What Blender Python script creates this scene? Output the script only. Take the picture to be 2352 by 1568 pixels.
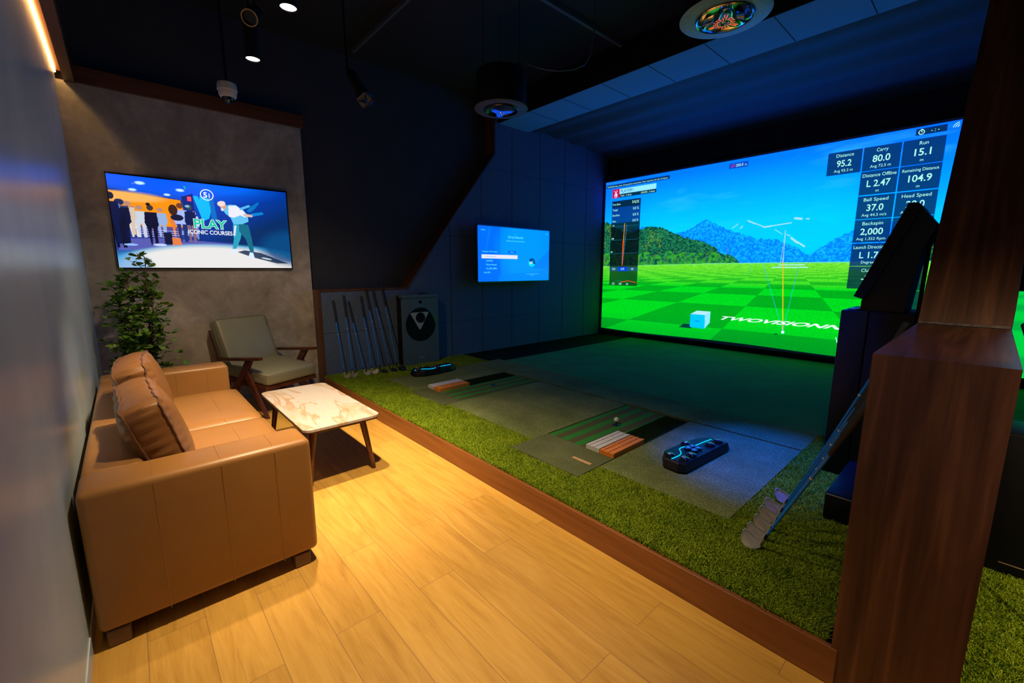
import bpy, bmesh, math, random
import numpy as np
from mathutils import Vector, Matrix, Euler
random.seed(7); rng = np.random.default_rng(7)
R = math.radians; PI = math.pi

# ------------------------------------------------------------ camera, world, exposure
for o in list(bpy.data.objects): bpy.data.objects.remove(o)
SC = bpy.context.scene
COL = SC.collection
cam_d = bpy.data.cameras.new('camera')
cam_d.sensor_width = 36.0; cam_d.lens = 983.63 * 36.0 / 2352.0
cam_d.clip_start = 0.02; cam_d.clip_end = 60
cam = bpy.data.objects.new('camera', cam_d); COL.objects.link(cam)
cam.location = (0, 0, 1.42)
cam.rotation_euler = (R(90 - 9.495), R(-0.02), R(48.068))
SC.camera = cam
w = bpy.data.worlds.new('world'); SC.world = w; w.use_nodes = True
w.node_tree.nodes['Background'].inputs[0].default_value = (0.10, 0.14, 0.25, 1)
w.node_tree.nodes['Background'].inputs[1].default_value = 0.0015
SC.view_settings.view_transform = 'Standard'
SC.view_settings.look = 'None'
SC.view_settings.gamma = 1.0
SC.view_settings.use_curve_mapping = False
SC.view_settings.exposure = 0.0

WARM = (1.0, 0.72, 0.44)
SPOT_W = 150.0

# ------------------------------------------------------------ helpers
def s2l(c):
    return tuple((x / 12.92 if x <= 0.04045 else ((x + 0.055) / 1.055) ** 2.4) for x in (v / 255.0 for v in c))

def lnk(o):
    COL.objects.link(o); return o

def tag(o, label=None, cat=None, group=None, kind=None):
    if label: o['label'] = label
    if cat: o['category'] = cat
    if group: o['group'] = group
    if kind: o['kind'] = kind
    return o

def thing(name, label, cat, loc=(0, 0, 0), rot=(0, 0, 0), group=None):
    o = bpy.data.objects.new(name, None); lnk(o)
    o.empty_display_size = 0.05
    o.location = loc; o.rotation_euler = rot
    return tag(o, label, cat, group)

def smooth(me, ang=40):
    n = len(me.polygons)
    if n: me.polygons.foreach_set('use_smooth', [True] * n)
    try: me.set_sharp_from_angle(angle=R(ang))
    except Exception: pass

def obj(name, bm, mat, parent=None, sm=True, kind=None, label=None):
    me = bpy.data.meshes.new(name)
    if isinstance(bm, bmesh.types.BMesh):
        bmesh.ops.recalc_face_normals(bm, faces=bm.faces)
        bm.to_mesh(me); bm.free()
    else:
        me = bm
    if sm: smooth(me)
    if mat is not None:
        me.materials.clear(); me.materials.append(mat)
    o = lnk(bpy.data.objects.new(name, me))
    if parent: o.parent = parent
    if kind: o['kind'] = kind
    if label: o['label'] = label
    return o

def struct(name, bm, mat, sm=False, parent=None):
    return obj(name, bm, mat, parent, sm=sm, kind='structure' if parent is None else None)

def BM(): return bmesh.new()

def add_box(bm, x0, x1, y0, y1, z0, z1, bev=0.0, seg=2, M=None):
    v = [bm.verts.new(p) for p in ((x0, y0, z0), (x1, y0, z0), (x1, y1, z0), (x0, y1, z0), (x0, y0, z1), (x1, y0, z1), (x1, y1, z1), (x0, y1, z1))]
    f = [bm.faces.new([v[i] for i in q]) for q in ((3, 2, 1, 0), (4, 5, 6, 7), (0, 1, 5, 4), (1, 2, 6, 5), (2, 3, 7, 6), (3, 0, 4, 7))]
    vs = v
    if bev > 0:
        es = list({e for a in v for e in a.link_edges})
        r = bmesh.ops.bevel(bm, geom=es, offset=bev, segments=seg, profile=0.5, affect='EDGES')
        vs = list({q for a in r['faces'] for q in a.verts} | {a for a in v if a.is_valid})
    if M is not None:
        for a in vs: a.co = M @ a.co
    return vs

def box(x0, x1, y0, y1, z0, z1, bev=0.0, seg=2, M=None):
    bm = BM(); add_box(bm, x0, x1, y0, y1, z0, z1, bev, seg, M); return bm

def frame_of(d):
    d = Vector(d).normalized()
    a = Vector((0, 0, 1)) if abs(d.z) < 0.95 else Vector((1, 0, 0))
    u = d.cross(a).normalized(); v = d.cross(u).normalized()
    return u, v

def add_tube(bm, pts, r, n=8, cap=True, closed=False):
    pts = [Vector(p) for p in pts]
    rs = r if isinstance(r, (list, tuple)) else [r] * len(pts)
    rings = []; N = len(pts)
    pu = None
    for i, p in enumerate(pts):
        if closed: d = pts[(i + 1) % N] - pts[i - 1]
        else: d = pts[min(i + 1, N - 1)] - pts[max(i - 1, 0)]
        d.normalize()
        if pu is None: u, v = frame_of(d)
        else:
            u = (pu - d * pu.dot(d)).normalized(); v = d.cross(u).normalized()
        pu = u
        rings.append([bm.verts.new(p + (u * math.cos(2 * PI * k / n) + v * math.sin(2 * PI * k / n)) * rs[i]) for k in range(n)])
    for i in range(N if closed else N - 1):
        a = rings[i]; b = rings[(i + 1) % N]
        for k in range(n):
            bm.faces.new((a[k], a[(k + 1) % n], b[(k + 1) % n], b[k]))
    if cap and not closed:
        bm.faces.new(rings[0][::-1]); bm.faces.new(rings[-1])
    return rings

def tube(pts, r, n=8, **k):
    bm = BM(); add_tube(bm, pts, r, n, **k); return bm

def add_lathe(bm, prof, n=32, center=(0, 0, 0), M=None):
    c = Vector(center); rings = []
    for (r, z) in prof:
        if r < 1e-6:
            p = c + Vector((0, 0, z)); rings.append([bm.verts.new(M @ p if M else p)])
        else:
            ring = []
            for k in range(n):
                p = c + Vector((r * math.cos(2 * PI * k / n), r * math.sin(2 * PI * k / n), z))
                ring.append(bm.verts.new(M @ p if M else p))
            rings.append(ring)
    for a, b in zip(rings, rings[1:]):
        for k in range(n):
            k2 = (k + 1) % n
            if len(a) == 1 and len(b) == 1: continue
            if len(a) == 1: bm.faces.new((a[0], b[k2], b[k]))
            elif len(b) == 1: bm.faces.new((a[k], a[k2], b[0]))
            else: bm.faces.new((a[k], a[k2], b[k2], b[k]))

def lathe(prof, n=32, center=(0, 0, 0), M=None):
    bm = BM(); add_lathe(bm, prof, n, center, M); return bm

def add_prism(bm, poly, fn, h0, h1):
    """poly 2d points, fn(a,b,h)->xyz"""
    A = [bm.verts.new(fn(a, b, h0)) for a, b in poly]; B = [bm.verts.new(fn(a, b, h1)) for a, b in poly]
    n = len(poly)
    bm.faces.new(A[::-1]); bm.faces.new(B)
    for i in range(n): bm.faces.new((A[i], A[(i + 1) % n], B[(i + 1) % n], B[i]))
    return A + B

def prism(poly, fn, h0, h1):
    bm = BM(); add_prism(bm, poly, fn, h0, h1); return bm

def mesh_np(name, V, F):
    V = np.asarray(V, np.float32); F = np.asarray(F, np.int32)
    me = bpy.data.meshes.new(name); k = F.shape[1]; n = len(F)
    me.vertices.add(len(V)); me.vertices.foreach_set('co', V.ravel())
    me.loops.add(n * k); me.loops.foreach_set('vertex_index', F.ravel())
    me.polygons.add(n); me.polygons.foreach_set('loop_start', np.arange(0, n * k, k, dtype=np.int32))
    me.update(calc_edges=True)
    return me

def rrect(x0, x1, y0, y1, r, n=6):
    out = []
    for cx, cy, a in ((x1 - r, y1 - r, 0), (x0 + r, y1 - r, 90), (x0 + r, y0 + r, 180), (x1 - r, y0 + r, 270)):
        for k in range(n + 1):
            t = R(a + 90 * k / n); out.append((cx + r * math.cos(t), cy + r * math.sin(t)))
    return out

# ------------------------------------------------------------ materials
def newmat(name):
    m = bpy.data.materials.new(name); m.use_nodes = True
    nt = m.node_tree; b = nt.nodes['Principled BSDF']
    return m, nt, b

def N(nt, t, **k):
    n = nt.nodes.new(t)
    for a, v in k.items(): setattr(n, a, v)
    return n

def coords(nt, scale=(1, 1, 1), loc=(0, 0, 0), rot=(0, 0, 0)):
    tc = N(nt, 'ShaderNodeTexCoord'); mp = N(nt, 'ShaderNodeMapping')
    mp.inputs['Scale'].default_value = scale; mp.inputs['Location'].default_value = loc; mp.inputs['Rotation'].default_value = rot
    nt.links.new(tc.outputs['Object'], mp.inputs['Vector']); return mp.outputs[0]

def noise(nt, vec, scale, detail=4, rough=0.55, dist=0.0):
    n = N(nt, 'ShaderNodeTexNoise'); n.inputs['Scale'].default_value = scale; n.inputs['Detail'].default_value = detail
    n.inputs['Roughness'].default_value = rough; n.inputs['Distortion'].default_value = dist
    nt.links.new(vec, n.inputs['Vector']); return n.outputs[0]

def ramp(nt, fac, stops):
    r = N(nt, 'ShaderNodeValToRGB'); e = r.color_ramp.elements
    while len(e) < len(stops): e.new(0.5)
    for i, (p, c) in enumerate(stops):
        e[i].position = p; e[i].color = (*c, 1)
    nt.links.new(fac, r.inputs[0]); return r.outputs[0]

def bump(nt, b, h, strength, dist=0.01):
    n = N(nt, 'ShaderNodeBump'); n.inputs['Strength'].default_value = strength; n.inputs['Distance'].default_value = dist
    nt.links.new(h, n.inputs['Height']); nt.links.new(n.outputs[0], b.inputs['Normal'])

def plain(name, col, rough=0.5, metal=0.0, var=0.12, scale=30, bmp=0.0, spec=0.5, vscale=(1, 1, 1)):
    m, nt, b = newmat(name)
    v = coords(nt, vscale); f = noise(nt, v, scale, 5)
    c0 = tuple(x * (1 - var) for x in col); c1 = tuple(min(1, x * (1 + var)) for x in col)
    nt.links.new(ramp(nt, f, [(0.3, c0), (0.7, c1)]), b.inputs['Base Color'])
    b.inputs['Roughness'].default_value = rough; b.inputs['Metallic'].default_value = metal
    b.inputs['Specular IOR Level'].default_value = spec
    if bmp: bump(nt, b, f, bmp, 0.002)
    return m

def wood(name, c0, c1, axis=0, rough=0.4, fine=60, c2=None):
    m, nt, b = newmat(name)
    axs = axis if isinstance(axis, tuple) else (axis,)
    sc = [fine, fine, fine]; sc2 = [8, 8, 8]
    for a_ in axs: sc[a_] = fine / 30.0; sc2[a_] = 0.7
    v = coords(nt, tuple(s / 10 for s in sc)); f = noise(nt, v, 3.0, 8, 0.6, 0.6)
    f2 = noise(nt, coords(nt, tuple(sc2)), 1.0, 3, 0.5, 2.2)
    mx = N(nt, 'ShaderNodeMix'); mx.data_type = 'FLOAT'; mx.inputs[0].default_value = 0.45
    nt.links.new(f, mx.inputs[2]); nt.links.new(f2, mx.inputs[3])
    st = [(0.32, c0), (0.62, c1)] if c2 is None else [(0.32, c0), (0.52, c1), (0.7, c2)]
    nt.links.new(ramp(nt, mx.outputs[0], st), b.inputs['Base Color'])
    b.inputs['Roughness'].default_value = rough
    bump(nt, b, f, 0.12, 0.002)
    return m

def emis(name, col, s=1.0):
    m, nt, b = newmat(name)
    b.inputs['Base Color'].default_value = (0.01, 0.01, 0.01, 1)
    b.inputs['Emission Color'].default_value = (*col, 1); b.inputs['Emission Strength'].default_value = s
    b.inputs['Roughness'].default_value = 0.6
    return m

def emis_attr(name, s=1.0, rough=0.5):
    m, nt, b = newmat(name)
    a = N(nt, 'ShaderNodeAttribute'); a.attribute_name = 'picture'
    nt.links.new(a.outputs['Color'], b.inputs['Emission Color']); b.inputs['Emission Strength'].default_value = s
    b.inputs['Base Color'].default_value = (0.012, 0.012, 0.014, 1); b.inputs['Roughness'].default_value = rough
    return m

def floor_mat():
    m, nt, b = newmat('light_oak_planks')
    br = N(nt, 'ShaderNodeTexBrick'); br.offset = 0.37; br.offset_frequency = 2
    br.inputs['Scale'].default_value = 1; br.inputs['Brick Width'].default_value = 1.22; br.inputs['Row Height'].default_value = 0.185
    br.inputs['Mortar Size'].default_value = 0.0012; br.inputs['Mortar Smooth'].default_value = 0.3; br.inputs['Bias'].default_value = 0.0
    br.inputs['Color1'].default_value = (0.2, 0.2, 0.2, 1); br.inputs['Color2'].default_value = (0.8, 0.8, 0.8, 1); br.inputs['Mortar'].default_value = (0.5, 0.5, 0.5, 1)
    nt.links.new(coords(nt, loc=(0.34, 0.085, 0)), br.inputs['Vector'])
    # grain, shifted per plank
    tc = N(nt, 'ShaderNodeTexCoord'); sep = N(nt, 'ShaderNodeVectorMath', operation='MULTIPLY_ADD')
    nt.links.new(br.outputs['Color'], sep.inputs[0]); sep.inputs[1].default_value = (7, 5, 3); nt.links.new(tc.outputs['Object'], sep.inputs[2])
    mp = N(nt, 'ShaderNodeMapping'); mp.inputs['Scale'].default_value = (1.0, 9, 1); nt.links.new(sep.outputs[0], mp.inputs['Vector'])
    f = noise(nt, mp.outputs[0], 1.6, 6, 0.55, 1.6)
    mp2 = N(nt, 'ShaderNodeMapping'); mp2.inputs['Scale'].default_value = (4, 70, 1); nt.links.new(sep.outputs[0], mp2.inputs['Vector'])
    f2 = noise(nt, mp2.outputs[0], 2.0, 5, 0.6, 0.3)
    mx = N(nt, 'ShaderNodeMix'); mx.data_type = 'FLOAT'; mx.inputs[0].default_value = 0.3
    nt.links.new(f, mx.inputs[2]); nt.links.new(f2, mx.inputs[3])
    col = ramp(nt, mx.outputs[0], [(0.30, (0.44, 0.235, 0.038)), (0.47, (0.58, 0.335, 0.062)), (0.66, (0.68, 0.41, 0.088))])
    hv = N(nt, 'ShaderNodeMix'); hv.data_type = 'RGBA'; hv.blend_type = 'MULTIPLY'; hv.inputs[0].default_value = 1.0
    tint = ramp(nt, br.outputs['Color'], [(0.2, (0.86, 0.84, 0.80)), (0.8, (1.0, 1.0, 1.0))])
    nt.links.new(col, hv.inputs[6]); nt.links.new(tint, hv.inputs[7])
    mo = N(nt, 'ShaderNodeMix'); mo.data_type = 'RGBA'; nt.links.new(br.outputs['Fac'], mo.inputs[0])
    nt.links.new(hv.outputs[2], mo.inputs[6]); mo.inputs[7].default_value = (0.26, 0.15, 0.065, 1)
    nt.links.new(mo.outputs[2], b.inputs['Base Color'])
    b.inputs['Roughness'].default_value = 0.42; b.inputs['Specular IOR Level'].default_value = 0.4
    bump(nt, b, f2, 0.06, 0.002)
    return m

def concrete(name, c0, c1, c2, rough=0.6, streak=(1, 1, 1), sc=1.6, bstr=0.15, spec=0.4, det=9):
    m, nt, b = newmat(name)
    v = coords(nt, streak); f = noise(nt, v, sc, det, 0.62 if det > 4 else 0.5, 1.4 if det > 4 else 0.6); g = noise(nt, v, sc * (6 if det > 4 else 3), 6 if det > 4 else 3, 0.6, 0.8)
    mx = N(nt, 'ShaderNodeMix'); mx.data_type = 'FLOAT'; mx.inputs[0].default_value = 0.3
    nt.links.new(f, mx.inputs[2]); nt.links.new(g, mx.inputs[3])
    nt.links.new(ramp(nt, mx.outputs[0], [(0.34, c0), (0.5, c1), (0.66, c2)]), b.inputs['Base Color'])
    rv = 0.1 if det > 4 else 0.02
    nt.links.new(ramp(nt, g, [(0.3, (rough - rv,) * 3), (0.7, (rough + rv,) * 3)]), b.inputs['Roughness'])
    b.inputs['Specular IOR Level'].default_value = spec
    bump(nt, b, mx.outputs[0], bstr, 0.01)
    return m

def turf_mat(name, c0, c1, c2, sc=260, b_=0.5, rough=0.9):
    m, nt, b = newmat(name)
    v = coords(nt); f = noise(nt, v, sc, 3, 0.7); g = noise(nt, v, 3, 3)
    mx = N(nt, 'ShaderNodeMix'); mx.data_type = 'FLOAT'; mx.inputs[0].default_value = 0.2
    nt.links.new(f, mx.inputs[2]); nt.links.new(g, mx.inputs[3])
    nt.links.new(ramp(nt, mx.outputs[0], [(0.34, c0), (0.5, c1), (0.66, c2)]), b.inputs['Base Color'])
    b.inputs['Roughness'].default_value = rough; b.inputs['Specular IOR Level'].default_value = 0.1
    bump(nt, b, f, b_, 0.004)
    return m

def marble_mat():
    m, nt, b = newmat('cream_marble')
    v = coords(nt, (1.0, 1.0, 1), rot=(0, 0, R(-28)))
    f = noise(nt, coords(nt, (1.3, 4.6, 1), rot=(0, 0, R(48))), 1.5, 5, 0.55, 0.9)
    g = noise(nt, v, 3, 3)
    nt.links.new(ramp(nt, f, [(0.30, (0.46, 0.43, 0.40)), (0.52, (0.48, 0.46, 0.43)), (0.565, (0.40, 0.26, 0.15)), (0.59, (0.45, 0.36, 0.26)), (0.66, (0.48, 0.46, 0.43))]), b.inputs['Base Color'])
    b.inputs['Roughness'].default_value = 0.28
    return m

def mat_stripes():
    m, nt, b = newmat('striped_tee_turf')
    tc = N(nt, 'ShaderNodeTexCoord')
    f = noise(nt, tc.outputs['Object'], 300, 3, 0.7)
    sx = N(nt, 'ShaderNodeSeparateXYZ'); nt.links.new(tc.outputs['Object'], sx.inputs[0])
    nz = noise(nt, tc.outputs['Object'], 90, 3)
    ad = N(nt, 'ShaderNodeMath', operation='MULTIPLY_ADD'); nt.links.new(nz, ad.inputs[0]); ad.inputs[1].default_value = 0.012; nt.links.new(sx.outputs[0], ad.inputs[2])
    # stripes: coordinate 0 at the striped half's edge
    md = N(nt, 'ShaderNodeMath', operation='MODULO'); nt.links.new(ad.outputs[0], md.inputs[0]); md.inputs[1].default_value = 0.128
    lt = N(nt, 'ShaderNodeMath', operation='LESS_THAN'); nt.links.new(md.outputs[0], lt.inputs[0]); lt.inputs[1].default_value = 0.062
    a = ramp(nt, f, [(0.3, (0.02, 0.13, 0.02)), (0.7, (0.05, 0.30, 0.045))])
    c = ramp(nt, f, [(0.3, (0.045, 0.05, 0.022)), (0.7, (0.13, 0.13, 0.05))])
    mx = N(nt, 'ShaderNodeMix'); mx.data_type = 'RGBA'; nt.links.new(lt.outputs[0], mx.inputs[0]); nt.links.new(c, mx.inputs[6]); nt.links.new(a, mx.inputs[7])
    nt.links.new(mx.outputs[2], b.inputs['Base Color']); b.inputs['Roughness'].default_value = 0.9; b.inputs['Specular IOR Level'].default_value = 0.1
    bump(nt, b, f, 0.5, 0.004)
    return m

def leather(name, c, rough=0.38):
    m, nt, b = newmat(name)
    v = coords(nt); f = noise(nt, v, 2.5, 4); g = noise(nt, v, 420, 3, 0.6)
    nt.links.new(ramp(nt, f, [(0.3, tuple(x * 0.9 for x in c)), (0.7, tuple(x * 1.08 for x in c))]), b.inputs['Base Color'])
    b.inputs['Roughness'].default_value = rough; b.inputs['Specular IOR Level'].default_value = 0.45
    bump(nt, b, g, 0.10, 0.0006)
    return m

M = {}
M['floor'] = floor_mat()
M['plaster'] = concrete('grey_plaster', (0.19, 0.18, 0.165), (0.32, 0.30, 0.275), (0.50, 0.47, 0.42), 0.6, sc=1.3)
M['plaster_left'] = concrete('screen_tinted_plaster', (0.41, 0.54, 0.62), (0.48, 0.62, 0.71), (0.56, 0.70, 0.79), 0.30, streak=(1.0, 1, 0.8), sc=1.8, bstr=0.0, spec=0.75, det=4)  # pale blue base carries the big screen's spill on this wall
M['black_ceiling'] = plain('black_ceiling_paint', (0.012, 0.012, 0.014), 0.9, var=0.2, scale=3)
M['navy_wall'] = plain('dark_navy_wall_paint', (0.03, 0.033, 0.042), 0.85, var=0.12, scale=2)
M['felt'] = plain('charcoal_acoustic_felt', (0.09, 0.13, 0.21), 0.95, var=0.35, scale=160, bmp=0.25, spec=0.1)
M['felt_soffit'] = plain('soffit_felt_lit', (0.11, 0.36, 0.62), 0.95, var=0.3, scale=160, bmp=0.25, spec=0.1)  # wall felt in a lighter blue, brighter light on the soffit painted in
M['felt_seam'] = plain('black_panel_seam', (0.006, 0.006, 0.008), 0.9)
M['curtain'] = plain('black_impact_curtain', (0.035, 0.05, 0.085), 0.75, var=0.1, scale=8)
M['curtain_low'] = plain('black_backdrop_cloth', (0.012, 0.013, 0.018), 0.9, var=0.1, scale=8)
M['walnut'] = wood('walnut_laminate', (0.050, 0.018, 0.008), (0.115, 0.043, 0.019), axis=0, rough=0.38, c2=(0.16, 0.064, 0.028))
M['walnut_z'] = wood('walnut_laminate_upright', (0.045, 0.016, 0.007), (0.10, 0.038, 0.017), axis=2, rough=0.34, c2=(0.15, 0.06, 0.026))
M['walnut_y'] = wood('walnut_laminate_cross', (0.050, 0.018, 0.008), (0.115, 0.043, 0.019), axis=1, rough=0.38, c2=(0.16, 0.064, 0.028))
M['walnut_yz'] = wood('walnut_laminate_partition', (0.040, 0.013, 0.005), (0.115, 0.042, 0.017), axis=(1, 2), rough=0.36, c2=(0.24, 0.10, 0.042), fine=110)
M['kerb'] = wood('warm_walnut_kerb', (0.16, 0.055, 0.014), (0.26, 0.092, 0.024), axis=0, rough=0.4, c2=(0.32, 0.125, 0.034))
M['dark_wood'] = wood('dark_stained_wood', (0.045, 0.012, 0.006), (0.11, 0.03, 0.014), axis=0, rough=0.25)
M['leather'] = leather('tan_leather', (0.31, 0.150, 0.040))
M['leather_cush'] = leather('brown_leather_cushion', (0.22, 0.100, 0.030))
M['seam'] = plain('brown_piping', (0.16, 0.075, 0.035), 0.5)
M['sofa_foot'] = plain('brown_foot', (0.14, 0.07, 0.035), 0.5)
M['olive'] = leather('olive_grey_leather', (0.24, 0.245, 0.16), 0.45)
M['marble'] = marble_mat()
M['black_plastic'] = plain('black_plastic', (0.0045, 0.0045, 0.005), 0.45, var=0.1, spec=0.3)
M['black_gloss'] = plain('black_gloss', (0.008, 0.008, 0.01), 0.12, var=0.05)
M['black_matte'] = plain('black_matte_paint', (0.005, 0.005, 0.0055), 0.7, var=0.1, spec=0.25)
M['chrome'] = plain('chrome', (0.75, 0.75, 0.76), 0.12, metal=1.0, var=0.03)
M['satin'] = plain('satin_steel', (0.46, 0.44, 0.40), 0.38, metal=0.45, var=0.05)
M['white_plastic'] = plain('white_plastic', (0.62, 0.60, 0.56), 0.45, var=0.04)
M['glass_dark'] = plain('dark_dome_glass', (0.01, 0.012, 0.016), 0.04, var=0.0, spec=0.9)
M['blue_shaft'] = plain('blue_graphite_shaft', (0.003, 0.19, 0.78), 0.40, var=0.05)
M['grip'] = plain('black_rubber_grip', (0.012, 0.012, 0.012), 0.7, var=0.2)
M['cabinet'] = plain('brushed_grey_metal', (0.10, 0.14, 0.165), 0.42, metal=0.25, var=0.10, scale=4, vscale=(1, 30, 1))
M['grass_ground'] = turf_mat('lawn_backing', (0.02, 0.05, 0.005), (0.04, 0.09, 0.01), (0.07, 0.13, 0.02))
M['fairway'] = turf_mat('olive_stance_turf', (0.04, 0.06, 0.015), (0.125, 0.16, 0.052), (0.34, 0.38, 0.16), 190)
M['fairway_dk'] = turf_mat('dark_stance_turf', (0.045, 0.06, 0.022), (0.09, 0.11, 0.045), (0.20, 0.22, 0.10))
M['field'] = turf_mat('bay_field_turf', (0.045, 0.14, 0.045), (0.075, 0.23, 0.07), (0.14, 0.36, 0.12))
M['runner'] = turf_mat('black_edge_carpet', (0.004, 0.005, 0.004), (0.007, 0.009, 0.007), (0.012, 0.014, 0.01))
M['rough_turf'] = turf_mat('dark_green_rough_turf', (0.008, 0.022, 0.008), (0.014, 0.04, 0.014), (0.03, 0.07, 0.02), 160, 0.9)
M['stripes'] = mat_stripes()
M['gap'] = plain('black_gap', (0.003, 0.003, 0.003), 0.9)
M['bristle_w'] = plain('white_bristle', (0.62, 0.62, 0.60), 0.6, var=0.12, scale=60)
M['bristle_o'] = plain('orange_bristle', (0.74, 0.24, 0.03), 0.6, var=0.15, scale=60)
M['skirting'] = plain('pale_grey_skirting', (0.36, 0.35, 0.31), 0.5)
M['resin'] = plain('clear_resin_strip', (0.20, 0.17, 0.15), 0.12, var=0.5, scale=40)
M['cork'] = plain('cork_tag', (0.52, 0.32, 0.14), 0.6, var=0.15, scale=80)

def leaf_mat(name, a, b_, c):
    m, nt, b = newmat(name)
    v = coords(nt); f = noise(nt, v, 14, 3)
    nt.links.new(ramp(nt, f, [(0.35, a), (0.5, b_), (0.68, c)]), b.inputs['Base Color'])
    b.inputs['Roughness'].default_value = 0.45
    return m
M['leaf'] = leaf_mat('ficus_leaf', (0.05, 0.14, 0.015), (0.10, 0.24, 0.022), (0.20, 0.36, 0.04))
M['bark'] = plain('brown_bark', (0.09, 0.05, 0.028), 0.8)

def blade_mat(name, a, b_, c):
    m, nt, b = newmat(name)
    v = coords(nt); f = noise(nt, v, 160, 2, 0.8); g = noise(nt, v, 5, 3)
    mx = N(nt, 'ShaderNodeMix'); mx.data_type = 'FLOAT'; mx.inputs[0].default_value = 0.15
    nt.links.new(f, mx.inputs[2]); nt.links.new(g, mx.inputs[3])
    nt.links.new(ramp(nt, mx.outputs[0], [(0.36, a), (0.5, b_), (0.64, c)]), b.inputs['Base Color'])
    b.inputs['Roughness'].default_value = 0.6; b.inputs['Specular IOR Level'].default_value = 0.25
    return m
M['blade'] = blade_mat('artificial_lawn_blades', (0.06, 0.13, 0.002), (0.19, 0.31, 0.004), (0.42, 0.50, 0.012))

# ------------------------------------------------------------ room constants
KY = 1.666      # kerb face
KZ = 0.142      # kerb top
BZ = 0.13       # platform deck
TZ = 0.15       # turf level
PX = -5.29      # left partition face
SY = 7.15       # screen plane
LW = -0.24      # concrete wall on the left of the lounge
TX = -5.42      # lounge wall that carries the television
CZ = 3.95       # ceiling

# ------------------------------------------------------------ structure
struct('floor', box(-5.6, 3.4, -0.3, KY, -0.1, 0), M['floor'])
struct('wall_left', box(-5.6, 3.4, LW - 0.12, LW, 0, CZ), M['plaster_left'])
struct('wall_lounge', box(TX - 0.12, TX, LW, 1.665, 0, 2.99), M['plaster'])
struct('wall_dark', box(TX - 0.30, TX - 0.10, LW - 0.1, 7.6, 0, CZ), M['navy_wall'])
struct('wall_bay', box(-5.7, 6.0, 7.62, 7.75, 0, CZ), M['curtain_low'])
struct('wall_rear', box(3.4, 3.5, -0.4, KY, 0, CZ), M['navy_wall'])
struct('wall_right', box(5.9, 6.0, KY, 7.7, 0, CZ), M['navy_wall'])
struct('ceiling', box(-5.75, 6.0, -0.4, 7.75, CZ, CZ + 0.1), M['black_ceiling'])
struct('baseboard_lounge', box(TX, TX + 0.012, LW, 1.64, 0, 0.10, 0.003), M['skirting'])
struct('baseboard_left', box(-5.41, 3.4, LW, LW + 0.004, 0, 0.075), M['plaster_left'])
# walnut trims round the lounge ceiling opening
struct('trim_1', box(TX - 0.02, TX + 0.035, -0.124, 1.69, 2.985, 3.115), M['walnut_y'])
struct('trim_2', box(TX - 0.02, 3.4, -0.190, -0.126, 2.979, 3.125), M['walnut'])
tr3 = BM(); add_box(tr3, TX, 3.4, LW, -0.190, 3.054, 3.08)
struct('trim_3', tr3, M['walnut'])
led_m = emis('warm_led', (1.0, 0.52, 0.15), 40.0)
led = thing('led_strip', 'glowing warm light strip tucked in the ceiling cove above the left wall', 'led strip', (-1.0, -0.2325, 3.044))
obj('diffuser', box(-4.41, 4.4, -0.004, 0.004, -0.008, 0.005), led_m, led)
obj('channel', box(-4.41, 4.4, -0.004, 0.004, 0.006, 0.0095), M['satin'], led)

# platform deck
struct('platform', box(-5.5, -0.22, KY + 0.002, 7.6, 0.0, BZ), M['gap'])
struct('platform.001', box(0.075, 5.9, KY + 0.002, 7.6, 0.0, BZ), M['gap'])
kb = BM(); add_box(kb, -5.25, -0.2, KY, KY + 0.022, 0.0, KZ, 0.002, 1)
struct('trim_4', kb, M['kerb'])
kb = BM(); add_box(kb, 0.075, 5.9, KY, KY + 0.022, 0.0, KZ, 0.002, 1)
struct('trim_5', kb, M['kerb'])

# left partition: profile in (y,z)
profL = [(KY, 0.0), (KY, 1.19), (2.845, 1.19), (4.375, 3.16), (4.40, 3.70), (7.25, 3.70), (7.25, 0.0)]
felt = BM()
add_prism(felt, [(1.70, 0.0), (1.70, 1.165), (2.86, 1.165), (4.40, 3.15), (4.42, 3.70), (7.25, 3.70), (7.25, 0.0)], lambda a, b, h: (h, a, b), PX - 0.20, PX)
pl = struct('partition_wall', felt, M['felt'])
# seams: vertical grooves and horizontal joints
sm = BM()
def yline(y, z0, z1): add_box(sm, PX, PX + 0.0015, y - 0.004, y + 0.004, z0, z1)
for y, z1 in ((3.55, 2.05), (4.13, 2.80), (4.75, 3.55), (5.38, 3.70), (6.0, 3.70), (6.62, 3.70)): yline(y, 0.13, z1)
obj('panel_seam', sm, M['felt_seam'], pl, sm=False)
sm = BM()
for y0, y1, z in ((1.70, 2.30, 0.66), (2.30, 5.4, 0.66), (4.42, 7.2, 2.92), (3.4, 7.2, 1.9)):
    add_box(sm, PX, PX + 0.0008, y0, y1, z - 0.002, z + 0.002)
obj('panel_joint', sm, M['felt_seam'], pl, sm=False)
wd = BM()
E0 = PX - 0.20; E1 = PX + 0.012
add_box(wd, E0, E1 - 0.0, KY - 0.0, 1.71, 0.0, 1.188, 0.002, 1)
add_box(wd, E0, E1, 1.70, 2.85, 1.163, 1.188, 0.002, 1)
def slab_yz(bm, p, q, t, x0, x1):
    p = Vector((0, *p)); q = Vector((0, *q)); d = (q - p).normalized(); n = Vector((0, -d.z, d.y))
    vs = []
    for x in (x0, x1):
        for c in (p, q, q + n * t, p + n * t): vs.append(bm.verts.new((x, c.y, c.z)))
    a, b = vs[:4], vs[4:]
    bm.faces.new(a[::-1]); bm.faces.new(b)
    for i in range(4): bm.faces.new((a[i], a[(i + 1) % 4], b[(i + 1) % 4], b[i]))
slab_yz(wd, (2.85, 1.163), (4.405, 3.15), 0.025, E0, E1)
add_box(wd, E0, E1, 4.38, 4.405, 3.15, 3.95)
obj('wood_edge', wd, M['walnut_z'], pl, sm=False)

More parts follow.
